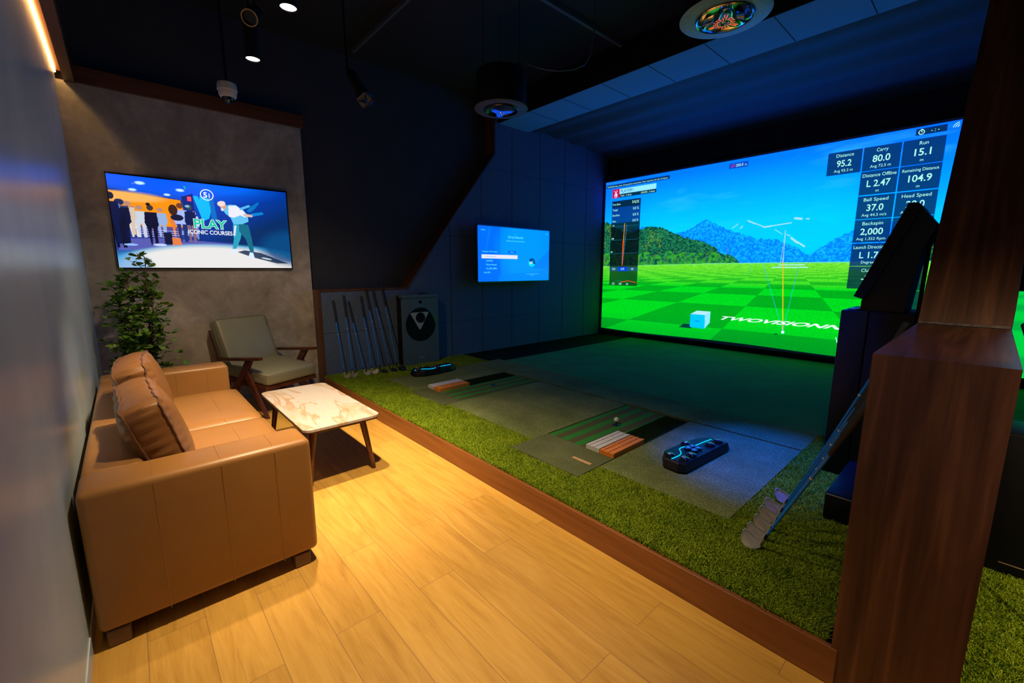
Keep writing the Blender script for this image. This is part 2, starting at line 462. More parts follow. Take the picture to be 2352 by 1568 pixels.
# right partition between the two bays
QX0, QX1 = -0.218, 0.078
rp = BM()
add_prism(rp, [(KY + 0.004, 0.0), (KY + 0.004, 1.17), (2.81, 1.17), (4.12, 3.155), (4.12, CZ), (7.6, CZ), (7.6, 0.0)], lambda a, b, h: (h, a, b), QX0, QX1)
pr = struct('partition_wall', rp, M['walnut_yz'])
rs = BM(); add_box(rs, QX0 + 0.005, QX1 - 0.005, 2.775, 2.815, 1.17, 1.183, 0.003, 1)
obj('corner_strip', rs, M['resin'], pr)
fl = BM()
add_prism(fl, [(2.90, 0.13), (2.90, 1.25), (4.16, 3.16), (4.16, 3.9), (7.6, 3.9), (7.6, 0.13)], lambda a, b, h: (h, a, b), QX0 - 0.004, QX0 - 0.0005)
obj('felt_lining', fl, M['felt'], pr, sm=False)
fl = BM()
add_prism(fl, [(2.90, 0.13), (2.90, 1.25), (4.16, 3.16), (4.16, 3.9), (7.6, 3.9), (7.6, 0.13)], lambda a, b, h: (h, a, b), QX1 + 0.0005, QX1 + 0.004)
obj('felt_lining', fl, M['felt'], pr, sm=False)

# soffit of acoustic panels, with joints
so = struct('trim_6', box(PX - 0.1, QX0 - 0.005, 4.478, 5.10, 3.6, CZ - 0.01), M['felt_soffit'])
obj('fascia', box(PX, QX0 - 0.005, 4.470, 4.4775, 3.602, CZ - 0.01), M['black_matte'], so, sm=False)
sj = BM()
x = -0.95
while x > PX + 0.2:
    add_box(sj, x - 0.004, x + 0.004, 4.48, 5.09, 3.5985, 3.6005); x -= 0.612
obj('panel_seam', sj, M['felt_seam'], so, sm=False)

# pleated cloth above and round the screen
nx, ny = 40, 90
V = []; F = []
for j in range(ny + 1):
    t = j / ny; y = 5.10 + t * 2.2
    for i in range(nx + 1):
        s = i / nx; xx = PX + 0.01 + s * (QX0 - 0.01 - PX - 0.01)
        zz = 3.66 - 0.10 * t ** 3 - 0.035 * (0.5 + 0.5 * math.sin(t * 2 * PI * 4.3 + 0.5 * math.sin(s * 5))) * (1 + 0.3 * math.sin(s * 9)) - 0.03 * math.sin(PI * s)
        V.append((xx, y, zz))
for j in range(ny):
    for i in range(nx):
        a = j * (nx + 1) + i; F.append((a, a + 1, a + nx + 2, a + nx + 1))
drape = obj('ceiling_drape', mesh_np('ceiling_drape', V, F), M['curtain'])
tag(drape, 'dark pleated cloth sagging under the ceiling in front of the big screen', 'drape')
# back cloth behind and round the screen
V = []; F = []; nx = 160
for i in range(nx + 1):
    s = i / nx; xx = PX + 0.005 + s * (QX0 - 0.01 - PX - 0.005); yy = 7.36 + 0.015 * math.sin(s * 60)
    V += [(xx, yy, 0.14), (xx, yy, 3.66)]
for i in range(nx): F.append((2 * i, 2 * i + 2, 2 * i + 3, 2 * i + 1))
bc = obj('backdrop_curtain', mesh_np('backdrop_curtain', V, F), M['curtain_low'])
tag(bc, 'black curtain hanging behind and above the big projection screen', 'curtain')

# ceiling bars
for i, (a, b_) in enumerate((((-5.28, 2.27), (-3.2, 2.30)), ((-3.13, 2.6), (-3.11, 4.98)), ((-0.9, 2.6), (-0.9, 4.4)))):
    if i == 2: continue
    g = BM()
    if i == 0: add_box(g, a[0], b_[0], a[1] - 0.014, a[1] + 0.014, 3.90, 3.945)
    else: add_box(g, a[0] - 0.018, a[0] + 0.018, a[1], b_[1], 3.90, 3.945)
    o = obj('ceiling_bar', g, plain('grey_bar_%d' % i, (0.07, 0.09, 0.11), 0.5))
    tag(o, ['slim grey bar across the black ceiling, running to the dark wall', 'slim grey ceiling bar running towards the panelled soffit'][i], 'ceiling bar')

# ------------------------------------------------------------ turf
def flat(name, x0, x1, y0, y1, z, mat, label, cat, th=0.012, poly=None, kind=None):
    bm = BM()
    if poly: add_prism(bm, poly, lambda a, b, h: (a, b, h), z - th, z)
    else: add_box(bm, x0, x1, y0, y1, z - th, z)
    o = obj(name, bm, mat, sm=False); tag(o, label, cat, kind=kind); return o
flat('field_turf', -4.52, QX0 - 0.01, 3.92, 7.14, TZ - 0.004, M['field'], 'smooth dark green turf covering the bay floor up to the big screen', 'turf', th=0.016)
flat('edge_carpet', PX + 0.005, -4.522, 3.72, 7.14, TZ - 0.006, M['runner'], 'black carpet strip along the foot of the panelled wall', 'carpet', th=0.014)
MX0, MX1 = -4.62, -0.76     # stance mat extents
MY0, MY1 = 2.18, 3.90
# stance mat made of panels that leave gaps round the two tee plates
PL = (-3.965, -3.345, 2.345, 3.44)   # left tee plate
PRt = (-2.19, -1.575, 2.345, 3.44)   # right tee plate
sp = BM()
def mp(x0, x1, y0, y1): add_box(sp, x0, x1, y0, y1, BZ + 0.0005, TZ + 0.004)
mp(MX0, PL[0] - 0.004, MY0, 3.44); mp(PL[1] + 0.004, PRt[0] - 0.004, MY0, 3.44); mp(PRt[1] + 0.004, MX1, MY0, 3.44)
mp(MX0, MX1, 3.464, MY1)
st = obj('stance_mat', sp, M['fairway'], sm=False); tag(st, 'wide olive green stance mat surrounding both hitting plates', 'mat')
mf = box(PL[0], PL[1], 2.125, 2.342, TZ - 0.0078, TZ + 0.005)
o = obj('front_flap', mf, M['fairway_dk'], sm=False); tag(o, 'dark green mat flap in front of the striped plate nearer the clubs on the wall', 'mat')
mf = box(PRt[0], PRt[1], 1.96, 2.342, TZ - 0.0078, TZ + 0.007)
o = obj('front_flap', mf, M['fairway_dk'], sm=False); tag(o, 'dark green mat flap with a cork tag, in front of the plate holding the ball', 'mat')
o = obj('cork_tag', box(-1.775, -1.62, 2.14, 2.168, TZ + 0.0075, TZ + 0.010, 0.001, 1), M['cork']); tag(o, 'small pale brown tag strip lying on the mat flap near the ball', 'tag')

def tee_plate(P, flip, label, ball):
    x0, x1, y0, y1 = P
    t = thing('tee_plate', label, 'hitting plate', (x0, y0, TZ))
    W = x1 - x0; L = y1 - y0
    obj('base_tray', box(0, W, 0, L, -0.018, -0.006), M['gap'], t, sm=False)
    sw = 0.40
    if flip:   # stripes on the +x side
        bm = box(0, sw - 0.004, 0, L - 0.01, -0.006, 0.0)
        s = obj('striped_turf', bm, M['stripes'], t, sm=False); s.location = (W - sw, 0, 0)
        bm = box(0.004, W - sw - 0.002, 0, L - 0.01, -0.006, -0.001)
        obj('rough_turf', bm, M['rough_turf'], t, sm=False)
        bx0 = -0.01
    else:
        s = obj('striped_turf', box(0, sw - 0.004, 0, L - 0.01, -0.006, 0.0), M['stripes'], t, sm=False); s.location = (0.004, 0, 0)
        obj('rough_turf', box(sw + 0.002, W - 0.006, 0, L - 0.01, -0.006, -0.001), M['rough_turf'], t, sm=False)
        bx0 = W - 0.235
    pile = BM()
    # short pile tufts of the rough half
    xa, xb = (0.01, W - sw - 0.01) if flip else (sw + 0.01, W - 0.015)
    n = 9000; P0 = np.column_stack([rng.uniform(xa, xb, n), rng.uniform(0.40, L - 0.03, n)])
    a = rng.uniform(0, 2 * PI, n); l = rng.uniform(0.006, 0.016, n)
    V = np.zeros((n, 3, 3)); V[:, 0, :2] = P0; V[:, 1, :2] = P0 + 0.0028 * np.column_stack([np.cos(a), np.sin(a)]); V[:, 2, :2] = P0 + rng.normal(0, 0.006, (n, 2))
    V[:, 2, 2] = l; V[:, :2, 2] = -0.001
    obj('rough_pile', mesh_np('rough_pile', V.reshape(-1, 3), np.arange(3 * n).reshape(-1, 3)), M['rough_turf'], t, sm=False, kind='stuff')
    # bristle blocks: white half and orange half, ribbed lengthways
    for (a0, a1, mt, lab) in ((bx0, bx0 + 0.115, 'w', 'white'), (bx0 + 0.120, bx0 + 0.235, 'o', 'orange')):
        bb = BM(); nr = 8
        for k in range(nr):
            q0 = a0 + (a1 - a0) * k / nr; q1 = a0 + (a1 - a0) * (k + 1) / nr
            add_box(bb, q0 + 0.0012, q1 - 0.0012, 0.0, 0.385, -0.004, 0.038 + 0.002 * math.sin(k * 2.1), 0.0015, 1)
            # comb of bristles at the end faces
            for m_ in range(2):
                add_box(bb, q0 + 0.001 + m_ * 0.006, q0 + 0.005 + m_ * 0.006, -0.004, 0.0, -0.004, 0.036)
        add_box(bb, a0 + 0.002, a1 - 0.002, 0.003, 0.382, -0.004, 0.028)
        if not flip or True:
            obj('bristle_block', bb, M['bristle_' + mt], t, sm=False, label=lab + ' ribbed bristle block')
    # small dark sensor hole / rubber tee
    if ball:
        obj('rubber_tee', lathe([(0.0, 0.0), (0.030, 0.0), (0.030, 0.004), (0.012, 0.006), (0.007, 0.012), (0.007, 0.022), (0.010, 0.026), (0.0, 0.026)], 24, (0.245, 0.565, 0)), M['black_plastic'], t)
    else:
        obj('tee_hole', lathe([(0.0, 0.0), (0.028, 0.0), (0.028, 0.003), (0.010, 0.004), (0.0, 0.001)], 24, (W - 0.245, 0.60, 0)), M['black_plastic'], t)
    return t
tee_plate(PL, True, 'striped hitting plate with empty tee, nearer the seven clubs', False)
tee_plate(PRt, False, 'striped hitting plate with white and orange brush and the golf ball on it', True)
gb = BM(); bmesh.ops.create_uvsphere(gb, u_segments=32, v_segments=20, radius=0.0214)
o = obj('golf_ball', gb, M['white_plastic']); o.location = (-1.945, 2.91, TZ + 0.026 + 0.0204); tag(o, 'white golf ball sitting on the rubber tee', 'golf ball')

# lawn: backing plus blades
LAWN = [(-5.27, -0.235, 1.692, 2.19), (-5.27, -4.62, 2.19, 3.72), (-0.76, -0.235, 2.19, 3.9)]
for a, lb in zip(LAWN, ('dark green backing of the lawn strip behind the wooden kerb', 'dark green turf backing under the grass along the club wall', 'dark green turf backing under the grass at the black kiosk')):
    o = obj('lawn_backing', box(a[0], a[1], a[2], a[3], BZ + 0.0005, TZ - 0.008), M['grass_ground'], sm=False); tag(o, lb, 'turf backing')
def blades(name, rects, density, h, label, holes=()):
    Ps = []
    for (x0, x1, y0, y1) in rects:
        n = int((x1 - x0) * (y1 - y0) * density(0.5 * (x0 + x1)))
        p = np.column_stack([rng.uniform(x0, x1, n), rng.uniform(y0, y1, n)])
        if len(holes):
            k = np.ones(n, bool)
            for q in holes: k &= ~((p[:, 0] > q[0]) & (p[:, 0] < q[1]) & (p[:, 1] > q[2]) & (p[:, 1] < q[3]))
            p = p[k]
        Ps.append(p)
    P = np.concatenate(Ps); n = len(P)
    a = rng.uniform(0, 2 * PI, n); wdt = rng.uniform(0.0012, 0.0022, n)
    # clumpy lean direction
    lx = 0.12 * np.sin(P[:, 0] * 31 + 3 * np.sin(P[:, 1] * 17)) + rng.normal(0, 0.75, n)
    ly = 0.12 * np.cos(P[:, 1] * 37 + 2 * np.sin(P[:, 0] * 23)) + rng.normal(0, 0.75, n)
    hh = h * rng.uniform(0.6, 1.15, n) * (0.85 + 0.15 * np.sin(P[:, 0] * 12) * np.cos(P[:, 1] * 15))
    V = np.zeros((n, 5, 3))
    wx = np.cos(a) * wdt; wy = np.sin(a) * wdt
    z0 = TZ - 0.010
    for k, (f, lf, ww) in enumerate(((0, 0, -1), (0, 0, 1), (0.6, 0.35, 0.8), (0.6, 0.35, -0.8), (1.0, 1.0, 0))):
        V[:, k, 0] = P[:, 0] + wx * ww + lx * hh * 0.75 * lf
        V[:, k, 1] = P[:, 1] + wy * ww + ly * hh * 0.75 * lf
        V[:, k, 2] = z0 + hh * f * (1 - 0.18 * lf)
    b = (np.arange(n) * 5)[:, None]
    F = np.concatenate([b + np.array([[0, 1, 2]]), b + np.array([[0, 2, 3]]), b + np.array([[3, 2, 4]])])
    o = obj(name, mesh_np(name, V.reshape(-1, 3), F), M['blade'], sm=False)
    tag(o, label, 'grass', kind='stuff'); return o
strips = []
for i in range(10):
    x0 = -5.27 + i * 0.5035; strips.append((x0, x0 + 0.5035, 1.685, 2.19))
holes = [(PL[0] - 0.004, PL[1] + 0.004, 2.12, 2.4), (PRt[0] - 0.004, PRt[1] + 0.004, 1.955, 2.4)]
blades('lawn_grass', strips, lambda x: 85000, 0.026, 'bright green artificial grass strip behind the wooden kerb of the bay', holes)
blades('lawn_grass', [LAWN[1]], lambda x: 45000, 0.024, 'artificial grass along the club wall and round the grey cabinet')
blades('lawn_grass', [LAWN[2]], lambda x: 60000, 0.026, 'dark artificial grass round the black kiosk and the leaning irons')

# right bay lawn with parallel seams
rl = box(0.085, 3.2, 1.70, 2.9, BZ + 0.0005, TZ - 0.008)
o = obj('lawn_backing', rl, M['grass_ground'], sm=False); tag(o, 'dark turf backing in the neighbouring bay beyond the wooden partition', 'turf backing')
rows = [(0.085, 1.2, 1.695 + k * 0.10, 1.695 + k * 0.10 + 0.088) for k in range(11)]
blades('lawn_grass', rows, lambda x: 70000, 0.026, 'rows of artificial grass in the neighbouring bay, lower right corner')
flat('field_turf', 0.085, 5.8, 2.9, 7.14, TZ - 0.004, M['field'], 'smooth green turf of the neighbouring bay beyond the wooden partition', 'turf', th=0.016)
# ------------------------------------------------------------ sofa
def puff_box(x0, x1, y0, y1, z0, z1, bev=0.03, crown=0.02, n=14, seam=True):
    """upholstered block with crowned top"""
    bm = BM(); add_box(bm, x0, x1, y0, y1, z0, z1)
    bmesh.ops.subdivide_edges(bm, edges=bm.edges[:], cuts=n, use_grid_fill=True)
    cx, cy, cz = (x0 + x1) / 2, (y0 + y1) / 2, (z0 + z1) / 2
    hx, hy, hz = (x1 - x0) / 2, (y1 - y0) / 2, (z1 - z0) / 2
    for v in bm.verts:
        p = v.co - Vector((cx, cy, cz)); a = Vector((p.x / hx, p.y / hy, p.z / hz))
        # rounded box
        q = Vector((max(-hx + bev, min(hx - bev, p.x)), max(-hy + bev, min(hy - bev, p.y)), max(-hz + bev, min(hz - bev, p.z))))
        d = p - q
        if d.length > 1e-6:
            # push to the rounded surface
            k = max(abs(d.x), abs(d.y), abs(d.z)); d = d.normalized() * min(bev, d.length if d.length < bev else bev)
            p = q + d
        if a.z > 0.99: p.z += crown * (1 - a.x ** 4) * (1 - a.y ** 4)
        v.co = p + Vector((cx, cy, cz))
    return bm

sofa = thing('sofa', 'tan leather two-seat sofa standing against the concrete wall', 'sofa', (-3.24, 0.18, 0))
ox, oy = 3.24, -0.18
def sx(a): return a + ox
def sy(a): return a + oy
SFY0, SFY1 = -0.215, 0.575
def arm(x0, x1):
    bm = box(sx(x0), sx(x1), sy(SFY0), sy(SFY1), 0.065, 0.635, 0.028, 4)
    # stitched seams run over the arm
    for y in (0.00, 0.22, 0.42):
        for xs, s in ((x0, -1), (x1, 1)):
            add_tube(bm, [(sx(xs) + s * 0.0004, sy(y), 0.07), (sx(xs) + s * 0.0004, sy(y), 0.61)], 0.0016, 6)
        add_tube(bm, [(sx(x0) + 0.0, sy(y), 0.607), (sx(x0) + 0.010, sy(y), 0.627), (sx(x0) + 0.028, sy(y), 0.6352), (sx(x1) - 0.028, sy(y), 0.6352), (sx(x1) - 0.010, sy(y), 0.627), (sx(x1), sy(y), 0.607)], 0.0016, 6)
    obj('armrest', bm, M['leather'], sofa)
arm(-2.29, -2.065); arm(-4.43, -4.20)
bb = box(sx(-4.20), sx(-2.29), sy(SFY0), sy(-0.02), 0.065, 0.625, 0.025, 4)
obj('backrest', bb, M['leather'], sofa)
obj('base', box(sx(-4.20), sx(-2.29), sy(-0.02), sy(0.56), 0.065, 0.29, 0.01, 2), M['leather'], sofa)
for k, (a, b_) in enumerate(((-3.243, -2.293), (-4.197, -3.247))):
    sc_ = puff_box(sx(a), sx(b_), sy(-0.02), sy(0.61), 0.29, 0.435, 0.035, 0.022)
    for yy in (0.17, 0.40):
        pts = []
        for i in range(25):
            s = i / 24; u = 2 * s - 1; xx = sx(a) + 0.03 + (b_ - a - 0.06) * s
            v_ = 2 * (sy(yy) - sy(-0.02)) / 0.63 - 1
            pts.append((xx, sy(yy), 0.4354 + 0.022 * (1 - u ** 4) * (1 - v_ ** 4)))
        add_tube(sc_, pts, 0.0016, 6)
    # piping round the top edge
    for zz, e in ((0.418, 0.004),):
        pp = [(x_, y_, zz) for x_, y_ in rrect(sx(a) + e, sx(b_) - e, sy(-0.02) + e, sy(0.61) - e, 0.03, 5)]
        add_tube(sc_, pp, 0.004, 6, closed=True)
    obj('seat_cushion', sc_, M['leather'], sofa)
for fx in (-2.115, -4.38):
    for fy in (-0.16, 0.50):
        obj('foot', box(sx(fx) - 0.045, sx(fx) + 0.045, sy(fy) - 0.035, sy(fy) + 0.035, 0.0, 0.066, 0.004, 1), M['sofa_foot'], sofa)

def back_cushion(name, label, loc, rx, W, H, T, seed, rz=0.0):
    """standing box cushion; local x = width, z = height, y = thickness"""
    t = thing(name, label, 'cushion', loc, (rx, 0, rz), 'loose leather back cushions on the sofa')
    rg = random.Random(seed)
    n = 34; bm = BM()
    def surf(u, v, side):
        r = 0.10
        # superellipse outline
        k = (abs(u) ** 8 + abs(v) ** 8) ** (1 / 8) if (u or v) else 1
        m_ = max(abs(u), abs(v))
        sc = (m_ / k) if k > 0 else 1
        uu, vv = u * sc, v * sc
        sag = 0.012 * math.sin(2.6 * uu + seed) * (vv > 0) * vv
        x = uu * W / 2 * (1 - 0.035 * (1 - vv * vv)); z = H / 2 + vv * H / 2 * (1 - 0.03 * (1 - uu * uu)) - sag
        e = (1 - abs(uu) ** 3.0) * (1 - abs(vv) ** 3.0); e = max(e, 0)
        bul = T * 0.42 * e ** 0.75
        rim = min(1 - abs(uu), 1 - abs(vv))
        wr = 0.005 * math.sin(17 * uu + 6 * vv + seed) * math.exp(-((rim - 0.10) / 0.10) ** 2) + 0.004 * math.sin(31 * vv + 4 * math.sin(5 * uu) + seed) * math.exp(-((rim - 0.14) / 0.12) ** 2)
        y = side * (T / 2 * (1.0) + bul + wr)
        return Vector((x, y, z))
    G = {}
    for side in (-1, 1):
        for i in range(n + 1):
            for j in range(n + 1):
                G[(side, i, j)] = bm.verts.new(surf(2 * i / n - 1, 2 * j / n - 1, side))
        for i in range(n):
            for j in range(n):
                q = [G[(side, i, j)], G[(side, i + 1, j)], G[(side, i + 1, j + 1)], G[(side, i, j + 1)]]
                bm.faces.new(q if side < 0 else q[::-1])
    # gusset band
    ring = [(i, 0) for i in range(n)] + [(n, j) for j in range(n)] + [(i, n) for i in range(n, 0, -1)] + [(0, j) for j in range(n, 0, -1)]
    m = 6; rows = [[G[(-1, *a)] for a in ring]]
    for k in range(1, m):
        f = k / m; row = []
        for q_, a in enumerate(ring):
            p = G[(-1, *a)].co.lerp(G[(1, *a)].co, f)
            c = Vector((0, 0, H / 2)); d = (p - c); d.y = 0; d.normalize()
            p = p + d * (0.012 * math.sin(PI * f) + 0.0035 * math.sin(q_ * 1.7 + seed) * math.sin(PI * f))
            row.append(bm.verts.new(p))
        rows.append(row)
    rows.append([G[(1, *a)] for a in ring])
    L = len(ring)
    for a, b_ in zip(rows, rows[1:]):
        for k in range(L): bm.faces.new((a[k], a[(k + 1) % L], b_[(k + 1) % L], b_[k]))
    pipes = [[v.co.copy() for v in rows[0]], [v.co.copy() for v in rows[-1]]]
    obj('cover', bm, M['leather_cush'], t)
    pb = BM()
    for pts, s in zip(pipes, (-1, 1)):
        pts = [p + Vector((0, s * 0.0, 0)) + (p - Vector((0, p.y, H / 2))).normalized() * 0.003 for p in pts]
        add_tube(pb, pts, 0.0042, 6, closed=True)
    obj('piping', pb, M['seam'], t)
    return t
back_cushion('sofa_cushion', 'brown leather cushion on the sofa, the nearer of the two', (-2.655, 0.090, 0.460), R(16), 0.62, 0.405, 0.125, 1.3, R(2))
back_cushion('sofa_cushion', 'brown leather cushion on the sofa, the farther one beside the plant', (-3.40, 0.070, 0.460), R(12), 0.68, 0.445, 0.125, 4.1, R(-3))

# ------------------------------------------------------------ coffee table
TBX0, TBX1, TBY0, TBY1 = -3.925, -2.76, 0.735, 1.242
tb = thing('coffee_table', 'low coffee table with cream marble top and dark splayed legs', 'table', ((TBX0 + TBX1) / 2, (TBY0 + TBY1) / 2, 0))
hw, hd = (TBX1 - TBX0) / 2, (TBY1 - TBY0) / 2
pf = rrect(-hw, hw, -hd, hd, 0.055, 8)
bm = prism(pf, lambda a, b, h: (a, b, h), 0.405, 0.421)
obj('tabletop', bm, M['marble'], tb, sm=False)
obj('edge_band', prism(rrect(-hw + 0.004, hw - 0.004, -hd + 0.004, hd - 0.004, 0.052, 8), lambda a, b, h: (a, b, h), 0.394, 0.4045), M['dark_wood'], tb, sm=False)
ap = BM()
for y in (-hd + 0.09, hd - 0.11): add_box(ap, -hw + 0.12, hw - 0.12, y, y + 0.02, 0.35, 0.394)
for x in (-hw + 0.11, hw - 0.13): add_box(ap, x, x + 0.02, -hd + 0.09, hd - 0.09, 0.35, 0.394)
obj('apron', ap, M['dark_wood'], tb, sm=False)
for sx_ in (-1, 1):
    for sy_ in (-1, 1):
        a = Vector((sx_ * (hw - 0.13), sy_ * (hd - 0.09), 0.394)); b_ = Vector((sx_ * (hw - 0.085), sy_ * (hd - 0.035), 0.0))
        bm = BM(); add_tube(bm, [a, a.lerp(b_, 0.5), b_ + (a - b_).normalized() * 0.012, b_], [0.024, 0.019, 0.0145, 0.012], 14)
        for v in bm.verts: v.co.z = max(v.co.z, 0)
        obj('leg', bm, M['dark_wood'], tb)

# ------------------------------------------------------------ armchair
ca = R(24)
ch = thing('armchair', 'dark wood armchair with olive leather cushions below the wall television', 'armchair', (-4.955, 1.045, 0), (0, 0, ca))
def tilt(pivot, ang): return Matrix.Translation(pivot) @ Matrix.Rotation(ang, 4, 'Y') @ Matrix.Translation(-Vector(pivot))
Ms = tilt((0.30, 0, 0.36), R(5))
s_ = puff_box(-0.27, 0.335, -0.29, 0.29, 0.31, 0.43, 0.03, 0.02)
pp = [(x_, y_, 0.415) for x_, y_ in rrect(-0.266, 0.331, -0.286, 0.286, 0.03, 5)]
add_tube(s_, pp, 0.003, 6, closed=True)
for v in s_.verts: v.co = Ms @ v.co
obj('seat_cushion', s_, M['olive'], ch)
Mb = Matrix.Translation((-0.235, 0, 0.37)) @ Matrix.Rotation(R(-21), 4, 'Y')
b_ = puff_box(-0.065, 0.065, -0.275, 0.275, 0.0, 0.575, 0.03, 0.012)
for sxx in (-0.064, 0.064):
    pp = [(sxx, y_, z_) for y_, z_ in rrect(-0.272, 0.272, 0.003, 0.572, 0.03, 5)]
    add_tube(b_, pp, 0.003, 6, closed=True)
for v in b_.verts: v.co = Mb @ v.co
obj('back_cushion', b_, M['olive'], ch)
fr = BM()
def bar(bm, p, q, w_, h_, up=(0, 0, 1), taper=1.0):
    p = Vector(p); q = Vector(q); d = (q - p).normalized(); s = d.cross(Vector(up)).normalized(); u = s.cross(d).normalized()
    vs = []
    for c, k in ((p, 1.0), (q, taper)):
        for a, b2 in ((-1, -1), (1, -1), (1, 1), (-1, 1)): vs.append(bm.verts.new(c + s * a * w_ / 2 * k + u * b2 * h_ / 2 * k))
    a, b2 = vs[:4], vs[4:]
    bm.faces.new(a[::-1]); bm.faces.new(b2)
    for i in range(4): bm.faces.new((a[i], a[(i + 1) % 4], b2[(i + 1) % 4], b2[i]))
    return vs
for y in (-0.28, 0.28):
    bar(fr, Ms @ Vector((-0.28, y, 0.285)), Ms @ Vector((0.32, y, 0.285)), 0.028, 0.045)
bar(fr, Ms @ Vector((0.305, -0.28, 0.285)), Ms @ Vector((0.305, 0.28, 0.285)), 0.03, 0.04)
bar(fr, Ms @ Vector((-0.27, -0.28, 0.285)), Ms @ Vector((-0.27, 0.28, 0.285)), 0.03, 0.04)
for x in (-0.12, 0.03, 0.18): bar(fr, Ms @ Vector((x, -0.27, 0.295)), Ms @ Vector((x, 0.27, 0.295)), 0.03, 0.012)
obj('seat_frame', fr, M['dark_wood'], ch, sm=False)
bf = BM()
for y in (-0.262, 0.262): bar(bf, Mb @ Vector((-0.095, y, -0.09)), Mb @ Vector((-0.085, y, 0.50)), 0.028, 0.035, (1, 0, 0))
for z in (0.05, 0.17, 0.29, 0.41): bar(bf, Mb @ Vector((-0.085, -0.26, z)), Mb @ Vector((-0.085, 0.26, z)), 0.012, 0.03, (0, 0, 1))
obj('back_frame', bf, M['dark_wood'], ch, sm=False)
for y in (-0.315, 0.315):
    a = BM()
    # flat shaped armrest
    prof = [(-0.34, -0.016), (-0.05, -0.034), (0.12, -0.034), (0.31, -0.020), (0.31, 0.020), (0.12, 0.034), (-0.05, 0.034), (-0.34, 0.016)]
    add_prism(a, prof, lambda p, q, h, y=y: (p, y + q, h + 0.572 + (p - 0.31) * 0.08), 0.0, 0.028)
    obj('armrest', a, M['dark_wood'], ch, sm=False)
    l = BM()
    add_prism(l, [(0.20, 0.575), (0.11, 0.565), (0.03, 0.45), (-0.34, 0.0), (-0.31, 0.0), (0.075, 0.40), (0.12, 0.465)], lambda p, q, h: (p, h, q), y - 0.016, y + 0.016)
    obj('leg', l, M['dark_wood'], ch, sm=False, label='slanted rear leg rising to the armrest')
    l = BM()
    add_prism(l, [(0.095, 0.475), (0.045, 0.43), (0.32, 0.0), (0.35, 0.0)], lambda p, q, h: (p, h, q), y - 0.014, y + 0.014)
    obj('leg', l, M['dark_wood'], ch, sm=False, label='front leg leaning forward')

# ------------------------------------------------------------ potted plant
pt = thing('potted_plant', 'leafy green ficus in a dark pot between sofa and television wall', 'plant', (-4.86, 0.04, 0))
obj('pot', lathe([(0.0, 0.0), (0.12, 0.0), (0.15, 0.30), (0.155, 0.32), (0.14, 0.32), (0.135, 0.28), (0.0, 0.28)], 28), M['black_matte'], pt)
trunks = []
tbm = BM(); rp_ = random.Random(12)
tips = []
for (ax, ay, hx, hy, hz) in ((0.02, 0.0, 0.02, 0.13, 1.52), (-0.03, 0.02, -0.02, 0.0, 1.36), (0.01, -0.03, 0.03, -0.12, 1.22), (0.03, 0.02, 0.02, 0.16, 1.22), (0.0, -0.02, 0.10, -0.06, 1.05)):
    pts = []
    for i in range(9):
        t = i / 8; pts.append(Vector((ax + (hx - ax) * t + 0.015 * math.sin(5 * t + ax * 90), ay + (hy - ay) * t + 0.02 * math.sin(4 * t + ay * 70), 0.27 + (hz - 0.27) * t)))
    add_tube(tbm, pts, [0.010 * (1 - 0.75 * i / 8) for i in range(9)], 6)
    trunks.append(pts)
    for k in range(60):
        t = rp_.uniform(0.12, 1.0); i = min(int(t * 8), 7); p = pts[i].lerp(pts[i + 1], t * 8 - i)
        an = rp_.uniform(0, 2 * PI); ln = rp_.uniform(0.06, 0.24) * (1.15 - 0.75 * t)
        q = p + Vector((math.cos(an) * ln, math.sin(an) * ln, rp_.uniform(0.0, 0.09)))
        q.y = max(q.y, -0.25); q.x = max(q.x, -0.45)
        add_tube(tbm, [p, p.lerp(q, 0.5) + Vector((0, 0, 0.01)), q], [0.003, 0.0022, 0.0014], 5)
        tips.append((p, q, t))
obj('stem', tbm, M['bark'], pt)
LV = []; LF = []
outline = [(0, 0), (0.28, 0.30), (0.44, 0.62), (0.40, 0.88), (0.18, 1.0), (-0.18, 1.0), (-0.40, 0.88), (-0.44, 0.62), (-0.28, 0.30)]
def leaf(p, d, size, roll):
    d = d.normalized(); up = Vector((0, 0, 1)); s = d.cross(up)
    s = s.normalized() if s.length > 1e-3 else Vector((1, 0, 0)); u = s.cross(d)
    s2 = s * math.cos(roll) + u * math.sin(roll); u2 = s2.cross(d)
    b0 = len(LV)
    LV.append(tuple(p + d * size * 0.55 - u2 * size * 0.05))
    for a, b2 in outline:
        LV.append(tuple(p + s2 * a * size * 0.95 + d * b2 * size + u2 * (abs(a) * 0.22 * size - b2 * b2 * 0.10 * size)))
    n = len(outline)
    for i in range(n): LF.append((b0, b0 + 1 + i, b0 + 1 + (i + 1) % n))
for p, q, t in tips:
    for k in range(5):
        f = rp_.uniform(0.25, 1.0) if k else 1.0
        c = p.lerp(q, f); an = rp_.uniform(0, 2 * PI)
        d = (q - p).normalized() * 0.6 + Vector((math.cos(an), math.sin(an), rp_.uniform(-0.5, 0.5)))
        c2 = c + Vector((0, 0, 0)); sz = rp_.uniform(0.036, 0.062)
        if c2.y + d.normalized().y * sz < -0.262: d.y = abs(d.y)
        leaf(c2, d, sz, rp_.uniform(-0.9, 0.9))
for i in range(-3, 0):
    pass
obj('foliage', mesh_np('foliage', LV, LF), M['leaf'], pt, sm=False, kind='stuff')

